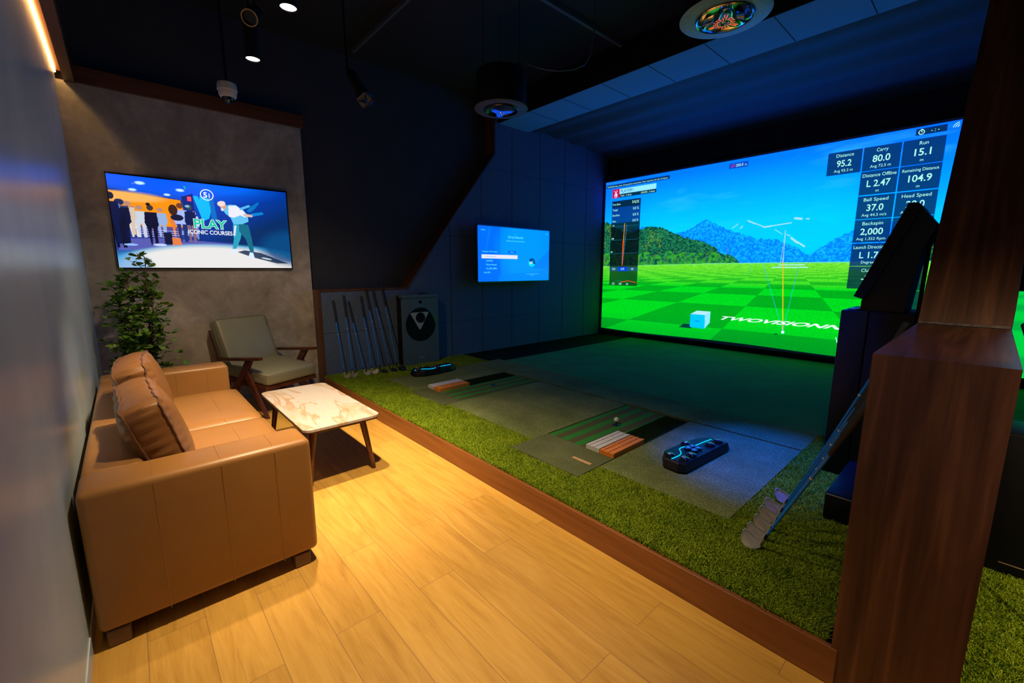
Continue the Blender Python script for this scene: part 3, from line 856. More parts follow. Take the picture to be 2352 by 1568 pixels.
# ------------------------------------------------------------ pictures on screens
def poly_mask(A, B, poly):
    m = np.zeros(A.shape, bool); n = len(poly); j = n - 1
    for i in range(n):
        xi, yi = poly[i]; xj, yj = poly[j]
        if yi != yj:
            c = ((yi > B) != (yj > B)) & (A < (xj - xi) * (B - yi) / (yj - yi) + xi); m ^= c
        j = i
    return m
def vnoise(A, B, s, seed=0):
    r = np.random.default_rng(seed); T = r.random((257, 257))
    x = A * s; y = B * s; xi = np.floor(x).astype(int); yi = np.floor(y).astype(int); fx = x - xi; fy = y - yi
    fx = fx * fx * (3 - 2 * fx); fy = fy * fy * (3 - 2 * fy); xi %= 256; yi %= 256
    return (T[yi, xi] * (1 - fx) + T[yi, xi + 1] * fx) * (1 - fy) + (T[yi + 1, xi] * (1 - fx) + T[yi + 1, xi + 1] * fx) * fy
def fbm(A, B, s, seed=0, o=4):
    v = 0; a = 0.5
    for k in range(o): v = v + a * vnoise(A, B, s * 2 ** k, seed + k); a *= 0.5
    return v / (1 - 0.5 ** o)
def lin(c): return np.array(s2l(c))
class Pic:
    def __init__(s, a0, a1, b0, b1, nu, nv):
        s.a0, s.a1, s.b0, s.b1, s.nu, s.nv = a0, a1, b0, b1, nu, nv
        s.A, s.B = np.meshgrid(np.linspace(a0, a1, nu + 1), np.linspace(b0, b1, nv + 1))
        s.C = np.zeros((nv + 1, nu + 1, 3))
    def put(s, m, c, al=1.0):
        c = np.asarray(c, float)
        if c.ndim == 1: c = np.broadcast_to(lin(c), s.C.shape)
        w_ = (m * al)[..., None]; s.C = s.C * (1 - w_) + c * w_
    def poly(s, p, c, al=1.0): s.put(poly_mask(s.A, s.B, p).astype(float), c, al)
    def ell(s, ca_, cb, ra, rb, c, al=1.0, ang=0, soft=0.0):
        da = s.A - ca_; db = s.B - cb; k, q = math.cos(ang), math.sin(ang)
        u = (da * k + db * q) / ra; v = (-da * q + db * k) / rb; d = np.sqrt(u * u + v * v)
        m = (d < 1).astype(float) if soft == 0 else np.clip((1 + soft - d) / soft, 0, 1)
        s.put(m, c, al)
    def line(s, p, q, wd_, c, al=1.0):
        p = np.array(p); q = np.array(q); d = q - p; L2 = (d * d).sum()
        t = np.clip(((s.A - p[0]) * d[0] + (s.B - p[1]) * d[1]) / L2, 0, 1)
        dist = np.hypot(s.A - p[0] - t * d[0], s.B - p[1] - t * d[1])
        s.put(np.clip((wd_ - dist) / (wd_ * 0.4) , 0, 1), c, al)
    gain = (0.0, 0.0)
    def hdr(s, c):
        c = c.copy(); b_ = np.clip((c[:, 2] - 0.80) / 0.2, 0, 1); g_ = np.clip((c[:, 1] - 0.55) / 0.2, 0, 1) * (c[:, 2] < 0.5)
        c[:, 2] *= 1 + s.gain[1] * b_; c[:, 1] *= 1 + s.gain[0] * g_
        return c
    def mesh(s, name, fn):
        V = np.empty((s.nv + 1, s.nu + 1, 3)); V[...] = fn(s.A, s.B)
        i = np.arange(s.nv)[:, None] * (s.nu + 1) + np.arange(s.nu)[None, :]
        F = np.stack([i, i + 1, i + s.nu + 2, i + s.nu + 1], -1).reshape(-1, 4)
        me = mesh_np(name, V.reshape(-1, 3), F)
        at = me.color_attributes.new('picture', 'FLOAT_COLOR', 'POINT')
        c4 = np.ones((len(V.reshape(-1, 3)), 4), np.float32); c4[:, :3] = s.hdr(np.clip(s.C.reshape(-1, 3), 0, 1))
        at.data.foreach_set('color', c4.ravel()); return me

def lerpc(a, b_, t):
    return lin(a) * (1 - t[..., None]) + lin(b_) * t[..., None]

TXTM = {}
def text_mesh(bmo, txt, size, fn, align='CENTER', bold=0.0, xs=1.0, shear=0.0, fit=None):
    """adds flat text to bmesh; fn(a,b)->xyz, a to the right, b up"""
    cu = bpy.data.curves.new('t', 'FONT'); cu.body = txt; cu.size = size; cu.align_x = align; cu.align_y = 'BOTTOM_BASELINE'
    cu.offset = bold * size; cu.shear = shear; cu.resolution_u = 3
    ob = bpy.data.objects.new('t', cu); me = bpy.data.meshes.new_from_object(ob)
    if fit:
        ww = [v.co.x for v in me.vertices]; xs = fit / (max(ww) - min(ww))
    vs = [bmo.verts.new(fn(v.co.x * xs, v.co.y)) for v in me.vertices]
    for p in me.polygons:
        try: bmo.faces.new([vs[i] for i in p.vertices])
        except ValueError: pass
    bpy.data.objects.remove(ob); bpy.data.curves.remove(cu); bpy.data.meshes.remove(me)

# ---- projection screen
SX0, SX1, SZ0, SZ1 = -5.235, -0.30, 0.262, 3.075
pic = Pic(SX0, SX1, SZ0, SZ1, 860, 490); pic.gain = (0.0, 1.8)
A, B = pic.A, pic.B
t = np.clip((B - 1.85) / 1.15, 0, 1) ** 1.1
pic.C[...] = lerpc((0, 228, 255), (0, 128, 255), t)
side = np.clip((np.abs(A + 2.9) - 1.3) / 1.5, 0, 1) * np.clip((B - 1.7) / 1.0, 0, 1)
pic.put(side, (0, 105, 255), 0.65)
cl = fbm(A * 0.45, B * 2.2, 3.0, 5); pic.put(np.clip((cl - 0.55) * 4, 0, 1) * np.clip((B - 1.9), 0, 1), (70, 225, 255), 0.30)
# faint snow mountain
pic.poly([(-3.0, 1.5), (-2.62, 2.17), (-2.35, 2.05), (-1.97, 2.12), (-1.82, 2.13), (-1.5, 2.02), (-1.3, 2.2), (-0.9, 2.0), (-0.3, 1.9), (-0.3, 1.5)], (0, 205, 250), 0.6)
for p, q, w_ in (((-2.60, 2.155), (-2.50, 2.105), .010), ((-2.50, 2.11), (-2.36, 2.045), .007), ((-2.37, 2.045), (-2.27, 2.055), .012), ((-2.27, 2.055), (-2.02, 2.082), .008), ((-1.98, 2.14), (-1.90, 2.125), .016), ((-1.84, 2.12), (-1.81, 2.118), .009), ((-2.82, 2.06), (-2.74, 2.12), .006), ((-2.70, 2.05), (-2.67, 2.08), .008), ((-2.22, 2.0), (-2.12, 1.93), .004), ((-2.0, 1.87), (-1.92, 1.80), .015), ((-1.92, 1.81), (-1.83, 1.745), .012), ((-2.06, 1.92), (-2.02, 1.90), .007)):
    pic.line(p, q, w_, (190, 235, 245), 0.85)
wob = (vnoise(A, B, 28, 3) - 0.5) * 0.035 + (vnoise(A, B, 70, 4) - 0.5) * 0.018
def mount(pts, c0, c1, seed, al=1.0, sc=30):
    xs = [p[0] for p in pts]; ys = [p[1] for p in pts]
    H_ = np.interp(A, xs, ys) + wob; m = ((B < H_) & (B > 1.4)).astype(float)
    f = np.clip((fbm(A, B * 1.2, sc, seed, 4) - 0.36) * 2.4 + 0.15 * (vnoise(A, B, 6, seed) - 0.5), 0, 1)
    pic.put(m, lerpc(c0, c1, f), al)
mount([(-5.3, 2.05), (-4.4, 2.2), (-4.05, 2.16), (-3.75, 2.04), (-3.69, 2.05), (-3.50, 2.08), (-3.36, 2.17), (-3.217, 2.235), (-3.12, 2.16), (-2.98, 2.09), (-2.68, 1.97), (-2.42, 1.88), (-2.18, 1.85), (-1.95, 1.75), (-1.78, 1.62), (-1.70, 1.68), (-1.63, 1.72), (-1.45, 1.86), (-1.30, 1.92), (-0.9, 2.02), (-0.7, 1.95), (-0.3, 1.85)], (0, 132, 248), (15, 198, 255), 11, sc=46)
# left tree belt
mount([(-5.3, 2.36), (-5.17, 2.34), (-5.0, 2.22), (-4.7, 2.1), (-4.43, 2.16), (-4.25, 2.2), (-4.12, 2.185), (-3.9, 2.10), (-3.78, 2.05), (-3.6, 1.97), (-3.45, 1.93), (-3.19, 1.85), (-3.05, 1.78), (-2.95, 1.66), (-2.86, 1.66), (-2.75, 1.62), (-2.66, 1.52), (-2.6, 1.3), (-0.3, 1.3)], (4, 66, 54), (42, 150, 96), 21, sc=48)
yel = np.clip((fbm(A, B, 9, 31, 3) - 0.5) * 6, 0, 1) * (A < -4.0)
trees = (B < np.interp(A, [-5.3, -4.12, -3.5, -2.9, -2.66], [2.3, 2.15, 1.92, 1.62, 1.5])) & (B > 1.45) & (A < -2.66)
pic.put(trees * yel * np.clip(vnoise(A, B, 45, 9) * 2 - 0.7, 0, 1), (120, 170, 20), 0.6)
pic.put((trees & (B < 1.68 + 0.10 * vnoise(A, B, 7, 2)) & (B > 1.5)).astype(float) * np.clip(fbm(A, B, 22, 41, 3) * 3 - 1.1, 0, 1), (60, 190, 30), 0.75)
for xx in np.linspace(-5.15, -2.9, 22):
    xx += random.uniform(-0.04, 0.04); pic.line((xx, 1.50), (xx + 0.01, 1.50 + random.uniform(0.12, 0.34)), 0.006, (110, 110, 95), 0.45)
# right trees by the screen edge
mount([(-0.62, 1.0), (-0.56, 1.9), (-0.50, 1.98), (-0.42, 2.0), (-0.36, 1.93), (-0.30, 2.0)], (5, 70, 60), (90, 170, 20), 51, sc=40)
# fairway
HZ = 1.535
d = 1.0 / np.clip(HZ - B, 0.012, None); s = (A + 1.96) * d
par = (np.floor(d / 0.54 + 0.25) + np.floor((s + 0.84) / 1.66)) % 2
far = np.clip((B - 1.15) / 0.35, 0, 1)
bright = lerpc((0, 222, 30), (130, 240, 55), far); dark = lerpc((0, 172, 26), (10, 195, 40), far)
par = par * (1 - 0.55 * far) * 0.9
gr = bright * (1 - par[..., None]) + dark * par[..., None]
gr = gr * (0.84 + 0.32 * vnoise(A * 1.0, B, 130, 6))[..., None]
bed = HZ - 0.006 - 0.035 * np.clip((-3.0 - A) / 2.2, 0, 1)
pic.put((B < bed).astype(float), gr)
pic.put((B < bed) * np.clip((0.62 - B) / 0.40, 0, 1), (0, 120, 45), 0.42)
pic.put(((B < bed) & (B > bed - 0.016)).astype(float), (120, 235, 160), 0.6)
pic.put(((B < bed) & (B > 1.44) & (A < -3.2)).astype(float) * np.clip(vnoise(A * 0.3, B, 60, 8) * 2 - 0.6, 0, 1), (110, 230, 30), 0.6)
for zz, a0, a1 in ((1.456, -2.21, -1.76), (1.492, -2.13, -1.80)): pic.line((a0, zz), (a1, zz), 0.008, (190, 245, 245), 0.9)
# cube with its shadow
pic.poly([(-3.59, 0.43), (-3.50, 0.50), (-3.36, 0.50), (-3.36, 0.43)], (0, 40, 60), 0.95)
pic.poly([(-3.391, 0.457), (-3.138, 0.447), (-3.142, 0.68), (-3.388, 0.68)], (0, 205, 255))
pic.poly([(-3.138, 0.447), (-3.055, 0.56), (-3.060, 0.742), (-3.142, 0.68)], (150, 238, 250))
pic.poly([(-3.388, 0.68), (-3.142, 0.68), (-3.060, 0.742), (-3.285, 0.742)], (185, 240, 235))
pic.line((-3.30, 0.565), (-3.24, 0.565), 0.008, (0, 120, 190))
# flight lines
pic.line((-1.984, 0.52), (-2.342, 1.53), 0.0045, (40, 190, 210), 0.85); pic.line((-1.984, 0.52), (-1.872, 1.475), 0.0045, (40, 190, 210), 0.85)
pic.line((-1.987, 0.55), (-2.075, 1.55), 0.007, (250, 200, 30)); pic.line((-2.075, 1.55), (-2.083, 1.98), 0.004, (200, 225, 190))
pic.line((-2.11, 1.47), (-2.083, 1.95), 0.003, (170, 225, 220), 0.8); pic.line((-2.56, 1.33), (-2.47, 1.53), 0.0045, (30, 200, 190), 0.6)
pic.ell(-1.984, 0.515, 0.020, 0.022, (235, 250, 255)); pic.ell(-2.07, 0.475, 0.03, 0.007, (0, 60, 40))
# panels
def panel(x0, x1, z0, z1, c, al=1.0): pic.put(((A > x0) & (A < x1) & (B > z0) & (B < z1)).astype(float), c, al)
panel(-5.22, -3.92, 2.957, 3.020, (8, 40, 70), 0.9)
panel(-5.08, -4.925, 2.770, 2.928, (215, 10, 60)); panel(-4.925, -4.165, 2.832, 2.922, (150, 240, 240)); panel(-4.925, -4.160, 2.768, 2.830, (6, 40, 55), 0.95)
pic.ell(-5.0, 2.815, 0.034, 0.038, (235, 235, 240)); pic.line((-5.0, 2.85), (-5.03, 2.895), .008, (235, 235, 240)); pic.line((-5.0, 2.85), (-4.975, 2.90), .008, (235, 235, 240)); pic.ell(-5.005, 2.805, .012, .014, (215, 10, 60))
panel(-5.08, -4.46, 2.59, 2.71, (4, 22, 40), 0.95); panel(-5.08, -4.46, 2.30, 2.59, (2, 40, 140), 0.9)
panel(-5.085, -4.458, 1.478, 2.30, (2, 14, 24), 0.94)
panel(-5.085, -4.458, 1.395, 1.478, (2, 45, 120), 0.9); panel(-4.89, -4.68, 1.395, 1.478, (0, 70, 235), 0.9)
panel(-5.08, -4.46, 1.118, 1.395, (8, 78, 30), 0.95)
for zz in (2.235, 1.985, 1.73): pic.line((-5.06, zz), (-4.48, zz), 0.004, (30, 110, 140))
pic.line((-4.78, 2.28), (-4.80, 1.51), 0.009, (240, 150, 20)); pic.line((-4.80, 1.96), (-4.80, 1.51), 0.011, (250, 60, 20)); pic.line((-4.73, 2.26), (-4.79, 1.55), 0.005, (60, 150, 190))
ar = [(-5.0, 1.19), (-4.85, 1.215), (-4.7, 1.195)]
pic.line(ar[0], ar[1], .005, (20, 140, 90)); pic.line(ar[1], ar[2], .005, (20, 140, 90)); pic.line((-4.82, 1.185), (-4.66, 1.215), .007, (230, 80, 20)); pic.line((-4.66, 1.215), (-4.48, 1.185), .007, (230, 80, 20))
tiles = {}
TY = (0, 60, 130)
COLX = [(-1.668, -1.306), (-1.295, -0.932), (-0.921, -0.557)]
ROWZ = [2.655 - 0.2955 * k for k in range(8)]
def tile(cx, r): 
    x0, x1 = COLX[cx]; z0 = ROWZ[r]; 
    low = np.clip((1.5 - B) / 0.1, 0, 1)
    pic.put(((A > x0) & (A < x1) & (B > z0) & (B < z0 + 0.285)).astype(float), lerpc((3, 52, 118), (5, 62, 60), low), 0.95); return (x0 + x1) / 2, z0
TL = [(0, 0, 'Distance', '95.2', 'Avg 93.3 m'), (1, 0, 'Carry', '80.0', 'Avg 72.5 m'), (2, 0, 'Run', '15.1', 'm'), (1, 1, 'Distance Offline', 'L 2.47', 'm'), (2, 1, 'Remaining Distance', '104.9', 'm'),
      (1, 2, 'Ball Speed', '37.0', 'Avg 44.3 m/s'), (2, 2, 'Head Speed', '28.0', 'Avg 32.0 m/s'), (1, 3, 'Backspin', '2,000', 'Avg 1,352 Rpm'), (2, 3, '', '', ''), (1, 4, 'Launch Direction', 'L 1.7', 'Degree'), (2, 4, '', '', ''),
      (1, 5, 'Club', '-2', ''), (2, 5, 'Angle', '5', 'Degree'), (2, 6, 'Factor', '1.32', 'Avg 1.31')]
pos = [tile(a, r) for a, r, *_ in TL]
panel(-0.823, -0.560, 2.980, 3.053, (3, 40, 80), 0.95)
panel(-2.94, -2.665, 2.950, 3.032, (10, 60, 190), 0.85)
ang = np.arctan2(B - 2.993, A + 2.885); rr = np.hypot(A + 2.885, B - 2.993)
pic.put((np.abs(rr - 0.020) < 0.006).astype(float) * (np.sin(ang * 2 + 0.8) > -0.5), (225, 0, 130))
scr = thing('projection_screen', 'huge lit golf simulator screen showing a striped fairway and mountains', 'projection screen', (-2.77, SY, 0))
cxs = 2.77
def sfn(Am, Bm):
    bulge = 0.0
    sag = 0.012 * np.sin((Am - SX0) * 1.9) * np.clip((0.6 - Bm) / 0.35, 0, 1) ** 2
    V = np.stack([Am + cxs, np.zeros_like(Am), Bm - sag], -1); return V
obj('screen_picture', pic.mesh('screen_picture', sfn), emis_attr('projected_picture', 1.0, 0.8), scr)
bd = BM()
add_box(bd, SX0 - 0.03 + cxs, SX1 + 0.03 + cxs, 0.001, 0.006, 0.225, 3.105)
obj('screen_border', bd, plain('blue_grey_screen_cloth', (0.10, 0.16, 0.24), 0.7), scr, sm=False)
white = emis('caption_white', lin((175, 255, 240)), 1.0)
def sf(cx_, cz_, y=-0.002): return lambda a, b2: (a + cx_ + cxs, y, b2 + cz_)
for (a_, r, t1, t2, t3), (cx_, z0) in zip(TL, pos):
    if not t1: continue
    FW = {'Distance': .183, 'Carry': .112, 'Run': .078, 'Distance Offline': .325, 'Remaining Distance': .318, 'Ball Speed': .24, 'Head Speed': .262, 'Backspin': .205, 'Launch Direction': .32,
          '95.2': .155, '80.0': .168, '15.1': .145, 'L 2.47': .228, '104.9': .205, '37.0': .165, '28.0': .165, '2,000': .225, 'L 1.7': .19, 'Avg 93.3 m': .20, 'Avg 72.5 m': .20, 'Avg 44.3 m/s': .245, 'Avg 1,352 Rpm': .29, 'Avg 32.0 m/s': .245}
    for tx_, sz_, dz_, bo_ in ((t1, 0.058 if len(t1) < 17 else 0.050, 0.217, 0.002), (t2, 0.112, 0.098, 0.014), (t3, 0.048, 0.030, 0.0)):
        if tx_:
            b3 = BM(); text_mesh(b3, tx_, sz_, sf(cx_, z0 + dz_), bold=bo_, xs=0.95, fit=FW.get(tx_)); obj('caption', b3, white, scr, sm=False)
b3 = BM()
text_mesh(b3, 'PLAYER1', 0.075, sf(-4.90, 2.852), 'LEFT', 0.004, 1.0)
obj('caption', b3, emis('caption_dark', lin((10, 70, 90)), 1.0), scr, sm=False)
b3 = BM()
for tx, size, cx_, cz_, al in (('WARNING', .036, -5.20, 2.972, 'LEFT'), ('Stay clear during plate movement. User assumes all risk of injury.', .0345, -5.02, 2.972, 'LEFT'),
    ('Total :  3 shots', .046, -4.90, 2.782, 'LEFT'), ('DRIVER : 3 shots', .046, -4.185, 2.782, 'RIGHT'), ('Prev.Shot', .052, -5.06, 2.63, 'LEFT'), ('FADE', .072, -4.49, 2.632, 'RIGHT'),
    ('Target', .052, -5.06, 2.53, 'LEFT'), ('Excellent', .052, -5.06, 2.43, 'LEFT'), ('Nice', .052, -5.06, 2.32, 'LEFT'), ('0.0 %', .066, -4.49, 2.52, 'RIGHT'), ('0.0 %', .066, -4.49, 2.41, 'RIGHT'), ('0.0 %', .066, -4.49, 2.305, 'RIGHT'),
    ('150', .04, -5.06, 2.245, 'LEFT'), ('100', .05, -5.07, 1.995, 'LEFT'), ('50', .05, -5.07, 1.745, 'LEFT'), ('33%', .056, -4.985, 1.418, 'CENTER'), ('67%', .056, -4.785, 1.418, 'CENTER'), ('0%', .056, -4.57, 1.418, 'CENTER'),
    ('150', .056, -4.99, 1.135, 'CENTER'), ('100', .056, -4.83, 1.135, 'CENTER'), ('50', .056, -4.67, 1.135, 'CENTER'), ('200.0', .058, -2.845, 2.972, 'LEFT'), ('m', .045, -2.70, 2.972, 'CENTER'), ('- : -', .06, -0.66, 2.998, 'CENTER')):
    FW = {'WARNING': .17, 'PLAYER1': .27, 'Stay clear during plate movement. User assumes all risk of injury.': 1.07}
    b4 = BM(); text_mesh(b4, tx, size, sf(cx_, cz_), al, 0.004, 0.86, fit=FW.get(tx)); obj('caption', b4, white, scr, sm=False)
add_tube(b3, [(-0.775 + cxs + 0.024 * math.cos(k * PI / 10), -0.003, 3.012 + 0.024 * math.sin(k * PI / 10)) for k in range(20)], 0.004, 4, closed=True)
add_tube(b3, [(-0.775 + cxs, -0.003, 3.028), (-0.775 + cxs, -0.003, 3.012), (-0.765 + cxs, -0.003, 3.012)], 0.003, 4)
add_box(b3, -0.785 + cxs, -0.765 + cxs, -0.003, -0.001, 3.040, 3.046)
for rr_ in (0.016, 0.034, 0.052):
    add_tube(b3, [(-0.462 + cxs - rr_ * math.cos(R(5 + 8 * k)), -0.003, 3.0 + rr_ * math.sin(R(5 + 8 * k))) for k in range(11)], 0.0035, 4)
obj('screen_icon', b3, white, scr, sm=False)
# lettering lying on the projected grass, wide and slanted
b3 = BM()
def gfn(a, b2):   # perspective slant
    return (a + (b2) * 1.10 - 0.0 + (-2.94) + cxs, -0.002, 0.628 + b2 * 0.62 - a * 0.004)
text_mesh(b3, 'TWOVISIONN', 0.125, gfn, 'LEFT', 0.030, 1.95, fit=1.62)
obj('caption', b3, emis('caption_pure_white', (0.85, 1.0, 1.0), 1.0), scr, sm=False)
b3 = BM(); text_mesh(b3, 'W', 0.11, sf(-1.305, 0.44), 'CENTER', 0.01, 0.75)
obj('caption', b3, white, scr, sm=False)

# ---- neighbouring bay's screen, a sliver beyond the partition
pic = Pic(0.12, 5.0, SZ0, SZ1, 120, 80); A, B = pic.A, pic.B
pic.C[...] = lerpc((0, 228, 255), (0, 128, 255), np.clip((B - 1.85) / 1.15, 0, 1))
d = 1.0 / np.clip(HZ - B, 0.012, None); s = (A - 3.4) * d
par = (np.floor(d / 0.54 + 0.25) + np.floor((s + 0.84) / 1.66)) % 2
pic.put((B < HZ).astype(float), lerpc((0, 222, 70), (0, 185, 70), par))
scr2 = thing('projection_screen', 'green projection screen of the neighbouring bay, a sliver right of the partition', 'projection screen', (2.5, SY, 0))
obj('screen_picture', pic.mesh('screen_picture', lambda a, b2: np.stack([a - 2.5, np.zeros_like(a), b2], -1)), emis_attr('projected_picture_neighbour', 0.9, 0.8), scr2)
obj('screen_border', box(0.09 - 2.5, 5.03 - 2.5, 0.001, 0.006, 0.225, 3.105), M['black_matte'], scr2, sm=False)

# ---- lounge television
TVX = -5.385
pic = Pic(-0.018, 1.448, 1.440, 2.266, 500, 290); pic.gain = (0.0, 0.8); A, B = pic.A, pic.B
vv = np.clip((B - 1.6) / 0.65, 0, 1)
pic.C[...] = lerpc((0, 45, 105), (0, 70, 215), np.clip(vv * 1.1 - np.clip((A - 0.7), 0, 1) * 0.9, 0, 1))
pic.ell(0.45, 2.27, 0.55, 0.12, (0, 105, 255), 0.6, soft=0.8); pic.ell(0.85, 2.26, 0.2, 0.05, (0, 110, 240), 0.7, soft=1.0)
pic.poly([(-0.02, 2.08), (-0.02, 2.145), (0.55, 2.085), (0.56, 1.95), (0.3, 2.0)], (0, 50, 130), 0.8)
pic.poly([(-0.02, 1.80), (-0.02, 2.125), (0.24, 2.105), (0.495, 2.085), (0.520, 1.95), (0.52, 1.80)], (255, 150, 10))
pic.ell(0.1, 2.08, 0.2, 0.035, (255, 205, 120), 0.6, soft=0.6)
pic.poly([(-0.02, 1.55), (-0.02, 1.83), (0.55, 1.83), (0.60, 1.70), (0.9, 1.70), (0.9, 1.55)], (40, 60, 150), 0.9)
pic.poly([(0.0, 1.60), (0.0, 1.70), (0.35, 1.72), (0.7, 1.70), (0.95, 1.68), (0.95, 1.58)], (110, 110, 200), 0.6)
pic.poly([(0.55, 1.85), (0.505, 2.12), (0.60, 2.16), (0.60, 1.80)], (0, 35, 130))
pic.poly([(0.600, 2.137), (0.640, 2.140), (0.645, 2.10), (0.655, 2.14), (0.73, 2.128), (0.735, 2.0), (0.715, 1.93), (0.66, 1.90), (0.635, 2.0)], (0, 190, 240))
pic.poly([(0.735, 2.13), (0.765, 2.13), (0.785, 1.9), (0.735, 1.85)], (0, 120, 210), 0.8)
for a_, b2, q in ((0.209, 2.211, 1.0), (0.151, 2.145, 0.8), (0.503, 2.180, 0.9), (0.399, 2.127, 0.7), (0.158, 2.20, 0.15)): pic.ell(a_, b2, 0.024 * q, 0.010 * q, (200, 245, 255), soft=0.8)
pic.ell(0.543, 2.21, 0.007, 0.016, (0, 200, 110), 0.9, ang=0.4); pic.poly([(0.553, 2.085), (0.584, 2.085), (0.584, 2.128), (0.553, 2.128)], (255, 80, 110))
# stage
pic.ell(0.80, 1.42, 0.88, 0.245, (60, 175, 225), 0.9, soft=0.10)
pic.ell(0.72, 1.40, 0.72, 0.235, (238, 236, 232), 1.0, soft=0.20)
pic.ell(0.03, 1.43, 0.14, 0.11, (60, 160, 230), 0.7, soft=0.7)
pic.ell(1.45, 1.66, 0.22, 0.14, (0, 75, 135), 0.9, soft=0.6)
# crowd
def man(a_, foot, h, c, head=(20, 30, 60), w_=1.0, legs=None):
    H_ = h; pic.ell(a_, foot + H_ * 0.93, 0.055 * H_ * w_ * 1.2, 0.07 * H_, head)
    pic.poly([(a_ - 0.12 * H_ * w_, foot + H_ * 0.82), (a_ + 0.12 * H_ * w_, foot + H_ * 0.82), (a_ + 0.14 * H_ * w_, foot + H_ * 0.5), (a_ + 0.09 * H_ * w_, foot + H_ * 0.42), (a_ - 0.10 * H_ * w_, foot + H_ * 0.42), (a_ - 0.14 * H_ * w_, foot + H_ * 0.55)], c)
    l = legs or c
    pic.poly([(a_ - 0.10 * H_ * w_, foot + H_ * 0.46), (a_ - 0.005, foot + H_ * 0.46), (a_ - 0.01, foot), (a_ - 0.06 * H_ * w_, foot)], l)
    pic.poly([(a_ + 0.005, foot + H_ * 0.46), (a_ + 0.10 * H_ * w_, foot + H_ * 0.46), (a_ + 0.09 * H_ * w_, foot), (a_ + 0.03 * H_ * w_, foot)], l)
for a_, f, h, c in ((0.13, 1.72, 0.28, (235, 225, 215)), (0.18, 1.72, 0.29, (205, 215, 230)), (0.33, 1.73, 0.27, (150, 180, 230)), (0.44, 1.74, 0.26, (235, 130, 60)), (0.10, 1.74, 0.30, (220, 200, 180)), (0.06, 1.75, 0.30, (60, 70, 110))): man(a_, f, h, c, (190, 140, 120), 1.3)
man(0.59, 1.72, 0.27, (190, 215, 235), (200, 170, 160), 1.0, (120, 140, 200))
for q in range(4): pic.poly([(0.13 + q * 0.02, 1.80 - q * 0.02), (0.45, 1.79 - q * 0.02), (0.45, 1.783 - q * 0.02), (0.13 + q * 0.02, 1.793 - q * 0.02)], (200, 190, 235), 0.8)
pic.poly([(0.47, 1.80), (0.60, 1.79), (0.60, 1.74), (0.47, 1.76)], (150, 170, 240), 0.8)
man(0.485, 1.69, 0.37, (170, 190, 240), (120, 60, 40), 1.1, (20, 50, 120))
pic.ell(0.43, 1.99, 0.035, 0.05, (60, 30, 25)); pic.ell(0.455, 1.92, 0.05, 0.03, (10, 20, 60))
man(0.045, 1.655, 0.40, (2, 18, 62), (30, 40, 90), 1.25); man(0.022, 1.62, 0.40, (1, 14, 50), (90, 130, 190), 1.15); man(-0.01, 1.66, 0.45, (2, 20, 70), (10, 25, 60), 0.9)
man(0.258, 1.655, 0.365, (4, 12, 50), (60, 50, 60), 1.0); pic.ell(0.247, 2.025, 0.016, 0.014, (10, 12, 30))
man(0.56, 1.69, 0.36, (2, 25, 85), (50, 70, 90), 0.95, (140, 100, 120)); pic.ell(0.545, 2.035, 0.02, 0.012, (130, 190, 210))
pic.poly([(0.34, 1.66), (0.40, 1.66), (0.40, 1.77), (0.335, 1.775)], (10, 20, 60)); pic.poly([(0.395, 1.655), (0.468, 1.662), (0.462, 1.725), (0.398, 1.73)], (235, 130, 75))
pic.ell(0.30, 1.655, 0.05, 0.012, (200, 215, 245)); pic.ell(0.09, 1.65, 0.05, 0.010, (150, 190, 240))
# golfer
pic.poly([(1.06, 1.555), (0.93, 1.605), (1.0, 1.625), (1.15, 1.60), (1.42, 1.49), (1.30, 1.49), (1.15, 1.53)], (0, 45, 85), 0.95); pic.ell(1.20, 1.54, 0.05, 0.008, (200, 220, 225), ang=-0.2)
pic.poly([(0.915, 1.89), (1.01, 1.90), (0.99, 1.82), (0.97, 1.74), (0.925, 1.64), (0.890, 1.635), (0.91, 1.74)], (40, 165, 195))
pic.poly([(0.97, 1.90), (1.055, 1.89), (1.075, 1.75), (1.085, 1.60), (1.05, 1.60), (1.02, 1.74), (0.965, 1.82)], (20, 110, 140))
pic.line((0.935, 1.87), (0.918, 1.78), 0.012, (225, 240, 250), 0.9)
pic.poly([(0.870, 1.595), (0.90, 1.635), (0.93, 1.63), (0.935, 1.605), (0.87, 1.59)], (225, 240, 250)); pic.poly([(1.025, 1.545), (1.045, 1.605), (1.075, 1.60), (1.085, 1.55), (1.04, 1.54)], (220, 240, 250))
pic.poly([(1.09, 2.01), (1.20, 2.035), (1.21, 2.01), (1.10, 1.98)], (0, 140, 225), 0.9); pic.poly([(1.05, 2.03), (1.09, 2.08), (1.165, 2.135), (1.175, 2.12), (1.12, 2.05), (1.08, 2.02)], (0, 125, 205), 0.85)
pic.poly([(0.905, 2.085), (0.96, 2.085), (1.02, 2.04), (1.06, 1.99), (1.06, 1.925), (1.00, 1.895), (0.92, 1.89), (0.90, 1.955), (0.86, 1.99), (0.83, 2.045), (0.84, 2.06)], (100, 200, 235))
pic.poly([(0.89, 2.07), (0.955, 2.08), (1.02, 2.035), (1.055, 1.985), (1.03, 1.965), (0.99, 1.985), (0.93, 1.955), (0.885, 1.965)], (240, 240, 238))
pic.line((1.0, 2.05), (1.075, 2.085), 0.014, (90, 190, 235)); pic.line((1.03, 1.99), (1.09, 1.985), 0.016, (225, 190, 180))
pic.ell(0.845, 2.065, 0.028, 0.036, (225, 165, 145)); pic.ell(0.832, 2.087, 0.036, 0.026, (245, 225, 215), ang=0.3); pic.ell(0.835, 2.03, 0.012, 0.016, (220, 235, 240))
tv = thing('television', 'wall television over the armchair playing a golf video with crowd and golfer', 'television', (TVX, 0.715, 1.853))
